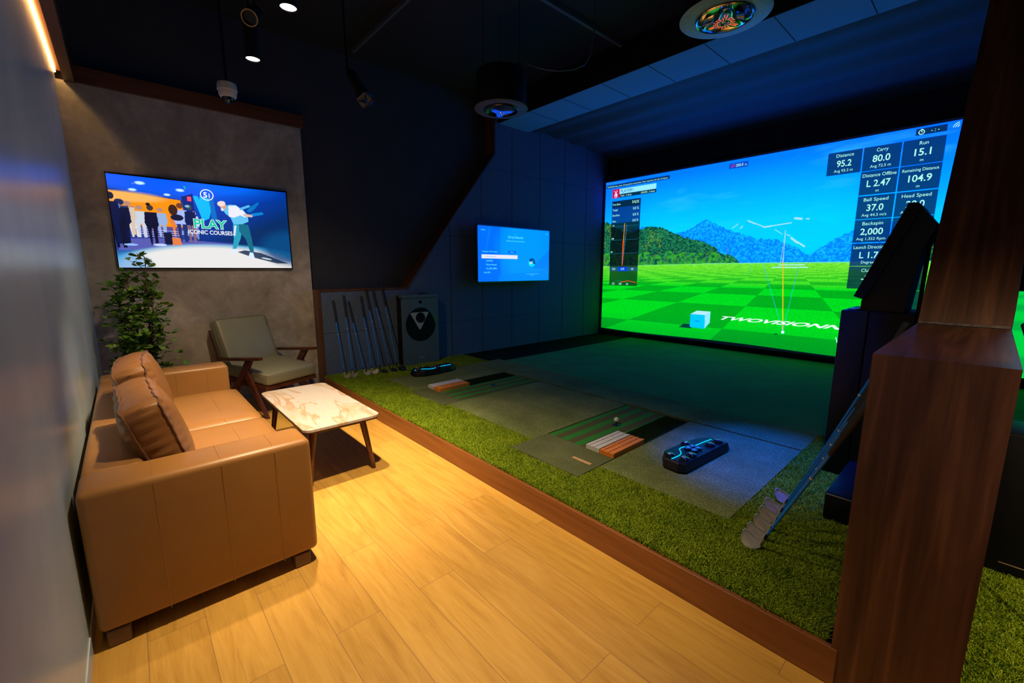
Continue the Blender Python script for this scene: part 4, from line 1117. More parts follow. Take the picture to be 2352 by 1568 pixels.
def tvf(a, b2): return np.stack([np.zeros_like(a), a - 0.715, b2 - 1.853], -1)
obj('screen_picture', pic.mesh('screen_picture', tvf), emis_attr('television_picture', 1.0, 0.25), tv)
bz = BM()
ya, yb, za, zb = -0.024 - 0.715, 1.457 - 0.715, 1.430 - 1.853, 2.280 - 1.853
add_box(bz, -0.028, -0.0008, ya, yb, za, zb, 0.002, 1)
for q in ((ya, yb, zb - 0.013, zb), (ya, yb, za, za + 0.009), (ya, ya + 0.008, za, zb), (yb - 0.009, yb, za, zb)): add_box(bz, -0.004, 0.004, *q)
obj('bezel', bz, M['black_gloss'], tv, sm=False)
obj('wall_bracket', box(-0.036, -0.028, -0.3, 0.3, -0.2, 0.2), M['black_matte'], tv, sm=False)
def tf(cy, cz, x=0.0015): return lambda a, b2: (x, a + cy - 0.715, b2 + cz - 1.853)
b3 = BM(); text_mesh(b3, 'PLAY', 0.118, tf(0.715, 1.835, 0.0010), 'CENTER', 0.060, 1.02)
obj('caption', b3, emis('caption_outline', (0.8, 0.95, 0.95), 1.0), tv, sm=False)
b3 = BM(); text_mesh(b3, 'PLAY', 0.118, tf(0.715, 1.835, 0.0018), 'CENTER', 0.025, 1.02)
obj('caption', b3, emis('caption_teal', lin((10, 205, 165)), 1.0), tv, sm=False)
TW = emis('caption_white_tv', (0.9, 0.95, 1.0), 1.0)
b3 = BM(); text_mesh(b3, 'ICONIC COURSES', 0.056, tf(0.715, 1.774), 'CENTER', 0.018, 0.90, fit=0.372)
obj('caption', b3, TW, tv, sm=False); b3 = BM()
text_mesh(b3, '5', 0.072, tf(0.703, 2.134), 'CENTER', 0.03, 1.0); text_mesh(b3, 'i', 0.066, tf(0.735, 2.134), 'CENTER', 0.02, 1.0)
add_tube(b3, [(0.0015, 0.716 - 0.715 + 0.052 * math.cos(k * PI / 18), 2.160 - 1.853 + 0.050 * math.sin(k * PI / 18)) for k in range(36)], 0.0042, 4, closed=True)
obj('emblem', b3, TW, tv, sm=False)

# ---- bay television
BX = -5.10
pic = Pic(3.908, 5.425, 1.247, 2.060, 300, 170); pic.gain = (0.0, 0.8); A, B = pic.A, pic.B
pic.C[...] = lerpc((0, 105, 255), (0, 150, 255), np.clip((A - 4.0) / 0.6, 0, 1))
pic.put((A < 4.345).astype(float), (0, 112, 255)); pic.poly([(4.12, 2.06), (4.16, 2.06), (4.06, 1.66), (4.04, 1.66)], (0, 135, 255), 0.7)
pic.ell(4.8, 1.75, 0.35, 0.25, (0, 158, 255), 0.7, soft=0.8); pic.poly([(4.3, 1.34), (5.43, 1.42), (5.43, 1.24), (4.3, 1.24)], (0, 135, 255), 0.7)
pic.poly([(5.43, 1.75), (5.0, 1.45), (5.43, 1.42)], (0, 120, 255), 0.6)
panel2 = lambda a0, a1, b0, b1, c: pic.put(((A > a0) & (A < a1) & (B > b0) & (B < b1)).astype(float), c)
panel2(3.975, 4.70, 1.59, 1.645, (240, 238, 235)); panel2(4.50, 4.665, 1.672, 1.715, (0, 95, 240))
pic.ell(5.02, 1.538, 0.078, 0.070, (0, 225, 240)); 
pic.put((np.hypot((A - 5.02) / 0.078, (B - 1.538) / 0.070) < 1) & ((B - 1.538) > -0.45 * (A - 5.02)), (5, 60, 140))
pic.poly([(4.965, 1.505), (4.985, 1.545), (5.02, 1.555), (5.035, 1.53)], (215, 235, 245)); pic.poly([(5.03, 1.58), (5.065, 1.55), (5.06, 1.53), (5.03, 1.555)], (0, 170, 220))
btv = thing('television', 'small blue television on the panelled wall showing a Set Up Network menu', 'television', (BX, 4.667, 1.653))
obj('screen_picture', pic.mesh('screen_picture', lambda a, b2: np.stack([np.zeros_like(a), a - 4.667, b2 - 1.653], -1)), emis_attr('menu_picture', 0.95, 0.25), btv)
bz = BM(); ya, yb, za, zb = 3.890 - 4.667, 5.445 - 4.667, 1.230 - 1.653, 2.078 - 1.653
add_box(bz, -0.045, -0.0008, ya, yb, za, zb, 0.003, 1)
for q in ((ya, yb, zb - 0.018, zb), (ya, yb, za, za + 0.017), (ya, ya + 0.018, za, zb), (yb - 0.018, yb, za, zb)): add_box(bz, -0.004, 0.003, *q)
obj('bezel', bz, plain('glossy_dark_bezel', (0.03, 0.04, 0.06), 0.15), btv, sm=False)
obj('wall_bracket', box(-0.187, -0.045, -0.25, 0.25, -0.16, 0.16), M['black_matte'], btv, sm=False)
CY = emis('caption_cyan', lin((90, 240, 255)), 1.0)
def bf_(cy, cz): return lambda a, b2: (0.0015, a + cy - 4.667, b2 + cz - 1.653)
for tx, size, cy, cz, al in (('Set Up Network', .050, 4.66, 1.905, 'CENTER'), ('Choose your internet connection type.', .026, 4.66, 1.855, 'CENTER'), ('Previous', .026, 3.97, 1.995, 'LEFT'), ('Skip', .022, 5.38, 2.0, 'RIGHT'), ('Select your Wi-Fi network.', .028, 3.99, 1.682, 'LEFT'), ('Refresh', .028, 4.585, 1.683, 'CENTER'),
    ('SandWolf', .034, 4.06, 1.545, 'LEFT'), ('iPhone Hotspot', .034, 4.06, 1.487, 'LEFT'), ('LG_JINK_5MHz', .034, 4.06, 1.430, 'LEFT'), ('Use WPS', .034, 4.015, 1.370, 'LEFT'), ('To connect to the TV with the wired', .020, 5.03, 1.350, 'CENTER'), ('network', .020, 5.03, 1.328, 'CENTER'), ('. .', .07, 4.66, 1.96, 'CENTER')):
    b3 = BM(); text_mesh(b3, tx, size, bf_(cy, cz), al, 0.01, 0.95); obj('caption', b3, CY, btv, sm=False)
b3 = BM(); text_mesh(b3, 'Wired Network', .032, bf_(4.05, 1.605), 'LEFT', 0.01, 0.95)
obj('caption', b3, emis('caption_grey', lin((120, 190, 220)), 1.0), btv, sm=False)
# ------------------------------------------------------------ golf clubs
def iron_head(bm, face_w=0.075, loft=0.25):
    """local: hosel at origin going up +z, blade extends +x, face normal -y"""
    add_lathe(bm, [(0.0, 0.0), (0.0065, 0.0), (0.0068, 0.045), (0.0058, 0.062), (0.0, 0.062)], 14)
    pts = [(-0.004, -0.004), (0.012, -0.016), (0.035, -0.020), (0.060, -0.016), (0.074, -0.004), (0.079, 0.016), (0.074, 0.036), (0.062, 0.044), (0.044, 0.036), (0.015, 0.016), (-0.003, 0.010)]
    k = face_w / 0.079
    A = []; B_ = []; C_ = []
    for x, z in pts:
        t = 0.009 if z < 0 else 0.005
        A.append(bm.verts.new((x * k, -0.004 + z * loft, z * k))); B_.append(bm.verts.new((x * k, t + z * loft, z * k)))
    n = len(pts)
    bm.faces.new(A[::-1])
    # cavity back: inset
    cx = sum(p[0] for p in pts) / n * k; cz = sum(p[1] for p in pts) / n * k
    for x, z in pts:
        C_.append(bm.verts.new((cx + (x * k - cx) * 0.72, 0.0035 + z * loft, cz + (z * k - cz) * 0.68)))
    for i in range(n):
        j = (i + 1) % n
        bm.faces.new((A[i], A[j], B_[j], B_[i])); bm.faces.new((B_[i], B_[j], C_[j], C_[i]))
    bm.faces.new(C_)
def wood_head(bm, s=1.0):
    """driver / hybrid: pear shaped"""
    add_lathe(bm, [(0.0, 0.0), (0.0065, 0.0), (0.0068, 0.04), (0.0058, 0.055), (0.0, 0.055)], 14)
    n = 20; rings = []
    for j in range(9):
        ph = -PI / 2 + PI * j / 8; z = math.sin(ph) * 0.022 * s; r = math.cos(ph)
        ring = []
        for k in range(n):
            a = 2 * PI * k / n
            ring.append(bm.verts.new((0.038 * s + math.cos(a) * r * 0.046 * s, 0.020 * s + math.sin(a) * r * 0.040 * s * (1 if math.sin(a) > 0 else 0.6), z - 0.004)))
        rings.append(ring)
    for a, b2 in zip(rings, rings[1:]):
        for k in range(n): bm.faces.new((a[k], a[(k + 1) % n], b2[(k + 1) % n], b2[k]))
    bmesh.ops.remove_doubles(bm, verts=bm.verts, dist=1e-5)

def club(label, head, top, kind, yaw, group, grip_len=0.26, scale=1.0, loft=0.25):
    H0 = Vector(head); T0 = Vector(top)
    t = thing('golf_club', label, 'golf club', H0, (0, 0, 0), group)
    d = (T0 - H0); L = d.length; d.normalize()
    hos = 0.055
    p0 = d * hos; g0 = d * (L - grip_len)
    obj('shaft', tube([p0, d * (hos + 0.02), d * (L * 0.5), g0], [0.0049, 0.0049, 0.0058, 0.0068], 10), M['blue_shaft'], t)
    obj('ferrule', tube([d * (hos - 0.004), d * (hos + 0.026)], [0.0072, 0.0058], 10), M['black_plastic'], t)
    obj('shaft_band', tube([d * (L - grip_len - 0.145), d * (L - grip_len - 0.138)], 0.0074, 10), M['white_plastic'], t)
    gb_ = BM(); add_tube(gb_, [g0, d * (L - grip_len + 0.01), d * (L - 0.02), d * (L - 0.006), d * L], [0.0085, 0.0105, 0.0138, 0.0145, 0.010], 14)
    obj('grip', gb_, M['grip'], t)
    # head aligned: local z roughly along the shaft, blade along yaw
    z = d; bx = Vector((math.cos(yaw), math.sin(yaw), 0)); y = z.cross(bx).normalized(); x = y.cross(z).normalized()
    # keep the blade near the ground: tilt the blade axis so the sole is level
    R3 = Matrix((x, y, z)).transposed().to_4x4()
    bm = BM()
    if kind == 'iron': iron_head(bm, loft=loft)
    else: wood_head(bm, 1.0 if kind == 'hybrid' else 1.35)
    hz = Matrix.Scale(scale, 4)
    for v in bm.verts:
        v.co = hz @ v.co
    # hosel verts follow the shaft, blade verts use a level frame
    lx = bx; lz = Vector((0, 0, 1)); ly = lz.cross(lx)
    for v in bm.verts:
        c = v.co.copy(); f = min(max((c.x - 0.004) / 0.02, 0), 1)
        a = x * c.x + y * c.y + z * c.z; b2 = lx * c.x + ly * c.y + lz * c.z
        v.co = a.lerp(b2, f)
    obj('club_head', bm, M['satin'] if kind == 'iron' else M['black_gloss'], t)
    if kind != 'iron':
        bm = BM(); s = (1.0 if kind == 'hybrid' else 1.35)
        add_tube(bm, [lx * (0.038 + 0.040 * math.cos(a)) * s + ly * (0.010 * s - 0.0255 * s * 0.75 * 0 - 0.012 * s) + lz * (-0.004 + 0.012 * s * math.sin(a)) for a in [2 * PI * k / 16 for k in range(16)]], 0.0022, 6, closed=True)
        obj('face_rim', bm, M['chrome'], t)
    return t
GL = 'seven clubs leaning on the felt wall'
HZ0 = TZ + 0.022
LC = [((-5.0, 1.825, HZ0), (-5.272, 1.845, 1.055), 'iron', 'blue-shafted iron beside the wooden post, first of the seven wall clubs'),
      ((-4.99, 1.92, HZ0), (-5.272, 1.975, 1.112), 'iron', 'blue-shafted iron, second from the wooden post among the seven wall clubs'),
      ((-4.985, 2.065, HZ0), (-5.272, 2.03, 1.035), 'iron', 'short blue-shafted iron, third from the wooden post, leaning back the most'),
      ((-4.985, 2.16, HZ0), (-5.272, 2.19, 1.09), 'iron', 'blue-shafted iron in the middle of the seven wall clubs, fourth from the post'),
      ((-4.975, 2.265, HZ0), (-5.275, 2.262, 1.172), 'hybrid', 'fifth wall club from the wooden post, blue shaft and small black head'),
      ((-4.97, 2.39, HZ0 + 0.004), (-5.262, 2.335, 1.205), 'hybrid', 'sixth wall club from the wooden post, its grip crossing the walnut ledge edge'),
      ((-4.97, 2.49, HZ0 + 0.008), (-5.262, 2.465, 1.212), 'driver', 'long wall club nearest the grey cabinet, blue shaft and round black head')]
for i, (h_, t_, k, lab) in enumerate(LC):
    club(lab, h_, t_, k, R([35, 20, 40, 55, 25, 20, 15][i]), GL, 0.27)
GR = 'clubs leaning beside the black kiosk'
RC = [((-0.635, 2.050, HZ0), (-0.236, 1.86, 0.955), 'iron', 'nearest iron leaning on the right partition, its head lowest in the fan'),
      ((-0.640, 2.135, HZ0), (-0.236, 1.95, 0.965), 'iron', 'iron on the partition, second of the fan counted from the kerb'),
      ((-0.645, 2.240, HZ0), (-0.236, 2.03, 0.985), 'iron', 'iron on the partition, third of the fan counted from the kerb'),
      ((-0.655, 2.345, HZ0 + 0.003), (-0.236, 2.13, 1.02), 'iron', 'iron on the partition with blue-lit top line, fourth from the kerb'),
      ((-0.665, 2.455, HZ0 + 0.003), (-0.236, 2.24, 1.06), 'iron', 'iron on the partition with blue-lit top line, fifth from the kerb'),
      ((-0.665, 2.610, HZ0 + 0.003), (-0.236, 2.62, 1.185), 'iron', 'farthest iron of the fan, its grip end rising above the wooden ledge')]
for i, (h_, t_, k, lab) in enumerate(RC):
    club(lab, (h_[0] + 0.065, h_[1], h_[2]), t_, k, R(200 + 4 * i), GR, 0.25, 1.06, -0.6)
# club of the neighbouring bay
club('club with thick black grip leaning on the right side of the wooden partition', (0.42, 2.05, HZ0), (0.100, 2.47, 1.225), 'iron', R(-20), None, 0.30)

# ------------------------------------------------------------ grey computer cabinet
cb = thing('computer_cabinet', 'grey metal cabinet with round black port and triangle emblem against the panelled wall', 'cabinet', (-5.135, 2.935, TZ - 0.01))
w2 = 0.275
bd = BM(); add_box(bd, -0.14, 0.0, -w2 + 0.005, w2 - 0.005, 0.0, 0.945, 0.012, 3)
cs_ = obj('casing', bd, M['black_matte'], cb)
fp = prism(rrect(-w2, w2, 0.01, 0.905, 0.012), lambda a, b, h: (h, a, b), 0.0, 0.022)
fpn = obj('front_panel', fp, M['cabinet'], cb, sm=False)
obj('top_cap', prism(rrect(-w2, w2, 0.911, 0.955, 0.018), lambda a, b, h: (h, a, b), -0.06, 0.022), M['cabinet'], cb, sm=False)
MY = Matrix.Rotation(R(90), 4, 'Y')
def disc(name, y, z, prof, mat, n=48, parent=cb, x=0.022):
    bm = lathe(prof, n, (0, 0, 0), Matrix.Translation((x, y, z)) @ MY); return obj(name, bm, mat, parent)
disc('round_port', 0.0, 0.55, [(0.0, 0.0015), (0.20, 0.002), (0.222, 0.004), (0.228, 0.001), (0.228, -0.01)], M['black_gloss'], parent=fpn)
disc('power_button', 0.0, 0.855, [(0.0, 0.004), (0.022, 0.004), (0.024, 0.0), (0.024, -0.004)], M['black_gloss'], 24, parent=fpn)
def tri(cy, cz, r, rr, ang0, n=6):
    out = []
    for k in range(3):
        a = ang0 + k * 2 * PI / 3; c = (cy + (r - rr * 2) * math.cos(a), cz + (r - rr * 2) * math.sin(a))
        for m_ in range(n + 1):
            b2 = a - PI / 3 + 2 * PI / 3 * m_ / n; out.append((c[0] + rr * math.cos(b2), c[1] + rr * math.sin(b2)))
    return out
obj('triangle_emblem', prism(tri(-0.02, 0.635, 0.165, 0.014, -PI / 2), lambda a, b, h: (h, a, b), 0.0235, 0.032), plain('pale_grey_emblem', (0.33, 0.38, 0.38), 0.4), cb, sm=False)
disc('lens', -0.01, 0.645, [(0.0, 0.003), (0.03, 0.004), (0.058, 0.009), (0.07, 0.006), (0.07, -0.003)], M['black_gloss'], 32, x=0.031)
b3 = BM(); text_mesh(b3, 'Sensor', 0.034, lambda a, b2: (0.0232, a, b2 + 0.09), 'CENTER', 0.01, 1.1)
obj('brand_mark', b3, plain('pale_mark', (0.35, 0.40, 0.42), 0.4), cb, sm=False)
obj('vent_knob', box(-0.09, -0.05, 0.03, 0.16, 0.955, 0.968, 0.003, 1), M['black_matte'], cb)

# ------------------------------------------------------------ foot control boxes
glow = emis('cyan_light_line', (0.0, 0.55, 1.0), 1.3)
def control(label, loc, rz, mirror):
    t = thing('control_box', label, 'foot controller', loc, (0, 0, rz))
    L, W = 0.60, 0.21; s = -1 if mirror else 1
    foot = [(-L / 2 + 0.03, -W / 2), (L / 2 - 0.0, -W / 2), (L / 2, -W / 2 + 0.01), (L / 2, W / 2 - 0.07), (L / 2 - 0.10, W / 2 - 0.02), (0.02, W / 2), (-L / 2 + 0.10, W / 2), (-L / 2, W / 2 - 0.07), (-L / 2, -W / 2 + 0.04)]
    bm = BM(); rings = []
    for z, k in ((0.008, 0.97), (0.016, 1.0), (0.060, 0.95), (0.068, 0.93), (0.070, 0.90)):
        rings.append([bm.verts.new((a * k, b2 * k * s, z)) for a, b2 in foot])
    n = len(foot)
    for a, b2 in zip(rings, rings[1:]):
        for i in range(n): bm.faces.new((a[i], a[(i + 1) % n], b2[(i + 1) % n], b2[i]))
    bm.faces.new(rings[0]); bm.faces.new(rings[-1])
    es = [e for e in bm.edges if abs(e.verts[0].co.z - e.verts[1].co.z) > 0.001]
    obj('housing', bm, M['black_plastic'], t, sm=False)
    btn = [(-0.235, 0.045), (-0.225, -0.055), (-0.135, -0.060), (-0.07, 0.0), (-0.055, -0.075), (-0.01, 0.005), (0.03, -0.055), (0.01, 0.070), (0.13, -0.045), (0.23, -0.055)]
    for i, (a, b2) in enumerate(((-0.235, 0.03), (-0.215, -0.06), (-0.125, -0.058), (0.02, 0.065), (0.135, -0.045), (0.235, -0.050))):
        b2 *= s
        bt_ = obj('button', lathe([(0.0, 0.017), (0.026, 0.017), (0.031, 0.014), (0.034, 0.0), (0.034, -0.002)], 28, (a, b2, 0.069)), M['black_gloss'], t)
        ic = BM()
        z = 0.0868
        if i == 0: add_box(ic, a - 0.016, a - 0.002, b2 - 0.008, b2 + 0.008, z - 0.0005, z); add_box(ic, a + 0.003, a + 0.016, b2 - 0.008, b2 - 0.004, z - 0.0005, z); add_box(ic, a + 0.003, a + 0.016, b2 + 0.002, b2 + 0.006, z - 0.0005, z)
        elif i in (1, 2): add_tube(ic, [(a + 0.012 * math.cos(R(k * 25)), b2 + 0.012 * math.sin(R(k * 25)), z) for k in range(11)], 0.0022, 5)
        elif i == 3: add_prism(ic, [(a - 0.014, b2 - 0.006), (a + 0.014, b2 - 0.006), (a + 0.014, b2 + 0.008), (a - 0.014, b2 + 0.008)], lambda p, q, h: (p, q, h), z - 0.0005, z)
        else: add_tube(ic, [(a - 0.013, b2 - 0.004, z), (a - 0.004, b2 + 0.006, z), (a + 0.004, b2 - 0.006, z), (a + 0.013, b2 + 0.004, z)], 0.0022, 5)
        obj('button_icon', ic, M['white_plastic'], bt_, sm=False)
    for k in range(4):
        an = k * PI / 2 + PI / 4; c = (-0.02 + 0.036 * math.cos(an), (-0.01 + 0.030 * math.sin(an)))
        q = [(c[0] + 0.030 * math.cos(an + o_), (c[1] + 0.026 * math.sin(an + o_)) * s) for o_ in (-2.5, -0.95, 0, 0.95, 2.5)]
        ak_ = obj('arrow_key', prism(q, lambda p, w_, h: (p, w_, h), 0.069, 0.083), M['black_gloss'], t, sm=False)
        tr_ = [(c[0] + 0.014 * math.cos(an + o_), (c[1] + 0.012 * math.sin(an + o_)) * s) for o_ in (0, 2.3, -2.3)]
        obj('arrow_icon', prism(tr_, lambda p, w_, h: (p, w_, h), 0.0832, 0.084), M['white_plastic'], ak_, sm=False)
    pts = [(-0.27, -0.005), (-0.20, -0.008), (-0.155, 0.0), (-0.12, 0.022), (-0.09, 0.048), (-0.04, 0.050), (0.01, 0.030), (0.06, 0.012), (0.12, 0.010), (0.19, 0.006), (0.25, 0.0)]
    # smooth polyline
    sp_ = []
    for i in range(len(pts) - 1):
        for m_ in range(5):
            f = m_ / 5; p0 = pts[max(i - 1, 0)]; p1 = pts[i]; p2 = pts[i + 1]; p3 = pts[min(i + 2, len(pts) - 1)]
            sp_.append([0.5 * ((2 * p1[c]) + (-p0[c] + p2[c]) * f + (2 * p0[c] - 5 * p1[c] + 4 * p2[c] - p3[c]) * f * f + (-p0[c] + 3 * p1[c] - 3 * p2[c] + p3[c]) * f ** 3) for c in (0, 1)])
    obj('light_line', tube([(a, b2 * s, 0.0715) for a, b2 in sp_], 0.0032, 6), glow, t)
    fb = BM()
    for a in (-0.2, 0.22):
        for b2 in (-0.085, 0.05): add_lathe(fb, [(0.0, 0.0), (0.012, 0.0), (0.012, 0.01), (0.0, 0.01)], 12, (a, b2 * s, 0))
    obj('rubber_foot', fb, M['black_plastic'], t)
    return t
control('black foot controller with glowing line, lit blue from the right, near the kiosk', (-1.225, 2.76, TZ + 0.004), R(86), False)
control('black foot controller with glowing wavy line, in front of the grey cabinet', (-4.52, 2.76, TZ + 0.004), R(90), True)

# ------------------------------------------------------------ ceiling sensor units
def lobed(r0, r1, n=72, ph=0.0):
    out = []
    for k in range(n):
        a = 2 * PI * k / n; c = 0.5 + 0.5 * math.cos(3 * (a - ph)); r = r0 + (r1 - r0) * c ** 2.2
        out.append((r * math.cos(a), r * math.sin(a)))
    return out
def sensor(label, loc, ph, leds, zcan=0.34):
    t = thing('ceiling_sensor', label, 'golf sensor', loc, (0, 0, 0), 'ceiling sensors over the hitting plates')
    obj('can', lathe([(0.0, zcan), (0.235, zcan), (0.25, zcan - 0.02), (0.25, 0.012), (0.262, 0.006)], 56), M['black_matte'], t)
    obj('ring', lathe([(0.165, 0.0), (0.262, 0.0), (0.268, 0.005), (0.262, 0.012), (0.165, 0.012), (0.165, 0.0)], 64), plain('ring_screen_tint', (0.24, 0.44, 0.44), 0.5) if leds else plain('ring_paint_dark', (0.10, 0.11, 0.13), 0.5), t)  # near ring's teal is screen light put into its colour
    obj('bowl', lathe([(0.172, -0.008), (0.166, -0.016), (0.158, -0.012), (0.150, 0.0), (0.13, 0.02), (0.08, 0.034), (0.0, 0.038)], 64), M['chrome'] if leds else M['black_gloss'], t)
    sp_ = lobed(0.062, 0.145, 72, ph)
    bm = BM()
    A = [bm.verts.new((x, y, 0.02)) for x, y in sp_]; B2 = [bm.verts.new((x * 1.0, y * 1.0, -0.022)) for x, y in sp_]; C2 = [bm.verts.new((x * 0.93, y * 0.93, -0.03)) for x, y in sp_]
    n = len(sp_)
    for i in range(n):
        j = (i + 1) % n; bm.faces.new((A[i], A[j], B2[j], B2[i])); bm.faces.new((B2[i], B2[j], C2[j], C2[i]))
    bm.faces.new(C2); bm.faces.new(A)
    obj('rotor', bm, M['chrome'] if leds else plain('satin_metal_blue_lit', (0.06, 0.16, 0.50), 0.3, metal=0.3), t)  # far rotor's metal coloured blue for the blue light falling on it
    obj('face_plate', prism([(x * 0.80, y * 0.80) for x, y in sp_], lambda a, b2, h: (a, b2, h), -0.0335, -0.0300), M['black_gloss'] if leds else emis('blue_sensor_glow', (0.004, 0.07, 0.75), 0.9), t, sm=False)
    obj('centre_lens', lathe([(0.018, -0.0335), (0.021, -0.039), (0.025, -0.0335)], 24), M['chrome'], t)
    if leds:
        lb = BM(); 
        for k in range(18):
            a = 2 * PI * k / 18 + 0.1
            for rr in (0.040, 0.050, 0.060):
                bmesh.ops.create_icosphere(lb, subdivisions=1, radius=0.0019, matrix=Matrix.Translation((rr * math.cos(a), rr * math.sin(a), -0.0345)))
        for m_ in range(3):
            a0 = ph + m_ * 2 * PI / 3
            for k in range(5):
                for q in (-1, 1):
                    bmesh.ops.create_icosphere(lb, subdivisions=1, radius=0.0017, matrix=Matrix.Translation(((0.068 + 0.006 * k) * math.cos(a0 + q * 0.09), (0.068 + 0.006 * k) * math.sin(a0 + q * 0.09), -0.0345)))
        obj('led_dots', lb, emis('red_led', (1.0, 0.03, 0.02), 6.0), t, kind='stuff')
    wb = BM()
    for k in range(3):
        a = 2 * PI * k / 3 + 0.4; add_tube(wb, [(0.2 * math.cos(a), 0.2 * math.sin(a), zcan - 0.005), (0.2 * math.cos(a), 0.2 * math.sin(a), CZ - loc[2])], 0.003, 5)
    obj('hanging_wire', wb, M['black_plastic'], t)
    return t
sensor('round ceiling sensor with green-lit ring and red glowing dots, nearer the camera', (-1.345, 3.02, 3.0), R(60), True)
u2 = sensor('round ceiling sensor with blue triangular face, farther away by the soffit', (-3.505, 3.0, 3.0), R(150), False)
cbm = BM(); cp = [(-3.40, 3.05, 3.30 + 0.01), (-3.41, 3.06, 3.36), (-3.40, 3.08, 3.40), (-3.36, 3.11, 3.415), (-3.30, 3.15, 3.40), (-3.22, 3.22, 3.36), (-3.14, 3.28, 3.33), (-3.05, 3.36, 3.315), (-2.96, 3.44, 3.32), (-2.88, 3.52, 3.36), (-2.84, 3.56, 3.45), (-2.82, 3.58, 3.65), (-2.82, 3.58, 3.94)]
add_tube(cbm, cp, 0.007, 8)
o = obj('power_cable', cbm, plain('grey_cable', (0.04, 0.06, 0.09), 0.5)); tag(o, 'grey cable curling out above the farther ceiling sensor', 'cable')

# ------------------------------------------------------------ lounge spotlights
lamp_face = emis('warm_lamp_face', (1.0, 0.93, 0.80), 6.0)
def spotlight(name, label, loc, L, power, face=True, size=95, group='lounge ceiling spotlights', r=0.045, aim=(0, 0, -1), col=WARM, blend=0.55, soft=0.045, light_aim=None):
    t = thing(name, label, 'spotlight', loc, (0, 0, 0), group)
    d = Vector(aim).normalized(); q = d.to_track_quat('-Z', 'Y').to_matrix().to_4x4()
    obj('barrel', lathe([(r - 0.004, 0.0), (r, 0.0), (r, L), (r * 0.7, L + 0.004), (0.0, L + 0.004)], 32, M=q), M['black_matte'], t)
    if face: obj('lens', lathe([(0.0, 0.006), (r - 0.004, 0.006)], 32, M=q), lamp_face, t)
    else:
        obj('rim', lathe([(r - 0.006, 0.0), (r - 0.006, -0.001), (r + 0.001, -0.001), (r + 0.001, 0.003)], 32, M=q), plain('dull_brass_rim', (0.35, 0.25, 0.12), 0.4), t)
        obj('lens', lathe([(0.0, 0.03), (r - 0.004, 0.03)], 32, M=q), M['black_gloss'], t)
    top = -d * L
    obj('hanging_rod', tube([top, (top.x, top.y, CZ - loc[2])], 0.006, 6), M['black_matte'], t)
    if power:
        ld = bpy.data.lights.new('lamp_light', 'SPOT'); ld.energy = power; ld.color = col; ld.spot_size = R(size); ld.spot_blend = blend; ld.shadow_soft_size = soft
        if light_aim: q = Vector(light_aim).to_track_quat('-Z', 'Y').to_matrix().to_4x4()
        lo = lnk(bpy.data.objects.new('lamp_light', ld)); lo.parent = t; lo.matrix_local = Matrix.Translation(d * 0.012) @ q
    return t
S = SPOT_W
spotlight('track_spotlight', 'glowing cylinder spotlight hanging above the lounge table, nearer the television', (-3.40, 0.785, 2.77), 0.26, S * 0.72, size=112, blend=0.9, light_aim=(-0.42, 0.10, -1))
spotlight('track_spotlight', 'brightest round ceiling spotlight at the top edge of the picture', (-2.68, 0.81, 2.79), 0.26, S * 3.3, size=70, blend=0.9, light_aim=(-0.18, 0.0, -1))
spotlight('track_spotlight', 'unlit spotlight with a dull brass rim turned towards the camera', (-3.22, 0.745, 2.93), 0.20, 0, face=False, aim=(0.75, -0.35, -0.55))
spotlight('track_spotlight', 'spotlight on the lounge ceiling just above the picture', (-1.84, 0.80, 2.80), 0.26, S * 2.6, size=84, blend=1.0, light_aim=(-0.04, 0.14, -1.0))
spotlight('track_spotlight', 'spotlight right of the photographer, lighting the neighbouring bay lawn', (1.10, 0.95, 2.80), 0.26, S * 2.2, size=66, blend=0.9, light_aim=(-0.02, 0.60, -1))
spotlight('track_spotlight', 'spotlight above the photographer, turned towards the wooden partition', (-0.10, 0.95, 2.80), 0.26, S * 0.36, size=44, blend=0.9, light_aim=(0.05, 0.80, -1.0))
tr_ = BM(); add_box(tr_, -3.27, 2.0, 0.735, 0.765, 3.12, 3.15)
o = obj('light_track', tr_, M['black_matte'], sm=False); tag(o, 'thin black lighting track running along the lounge ceiling', 'lighting track')
tb_ = BM()
for x in (-3.2, -2.2, -0.8, 0.8): add_tube(tb_, [(x, 0.75, 3.15), (x, 0.75, CZ)], 0.004, 5)
obj('hanger_rod', tb_, M['satin'], o)

# stage light with barn doors on the dark wall side
sl = thing('stage_light', 'black stage spotlight with open barn doors hanging before the dark wall', 'stage light', (-4.13, 1.86, 3.0))
d = Vector((0.45, 0.25, -0.85)).normalized(); q = d.to_track_quat('-Z', 'Y').to_matrix().to_4x4()
bm = BM(); add_lathe(bm, [(0.05, 0.0), (0.062, 0.0), (0.062, 0.06), (0.048, 0.075), (0.048, 0.26), (0.03, 0.29), (0.0, 0.29)], 28, M=q)
for k in range(8): add_lathe(bm, [(0.048, 0.10 + k * 0.018), (0.053, 0.103 + k * 0.018), (0.053, 0.110 + k * 0.018), (0.048, 0.113 + k * 0.018)], 28, M=q)
obj('barrel', bm, M['black_matte'], sl)
obj('lens', lathe([(0.0, 0.02), (0.03, 0.014), (0.05, 0.02)], 28, M=q), M['black_gloss'], sl)
dm = plain('barn_door_metal', (0.035, 0.045, 0.05), 0.4)
for k in range(4):
    rz_ = Matrix.Rotation(k * PI / 2, 4, 'Z') @ Matrix.Translation((0.062, 0, 0)) @ Matrix.Rotation(R(40), 4, 'Y')
    bm = BM(); A = [(0, -0.05), (0, 0.05), (0.085, 0.065), (0.085, -0.065)]
    add_prism(bm, A, lambda a, b2, h: q @ (rz_ @ Vector((h, b2, -a))), -0.001, 0.001)
    obj('barn_door', bm, dm, sl, sm=False)
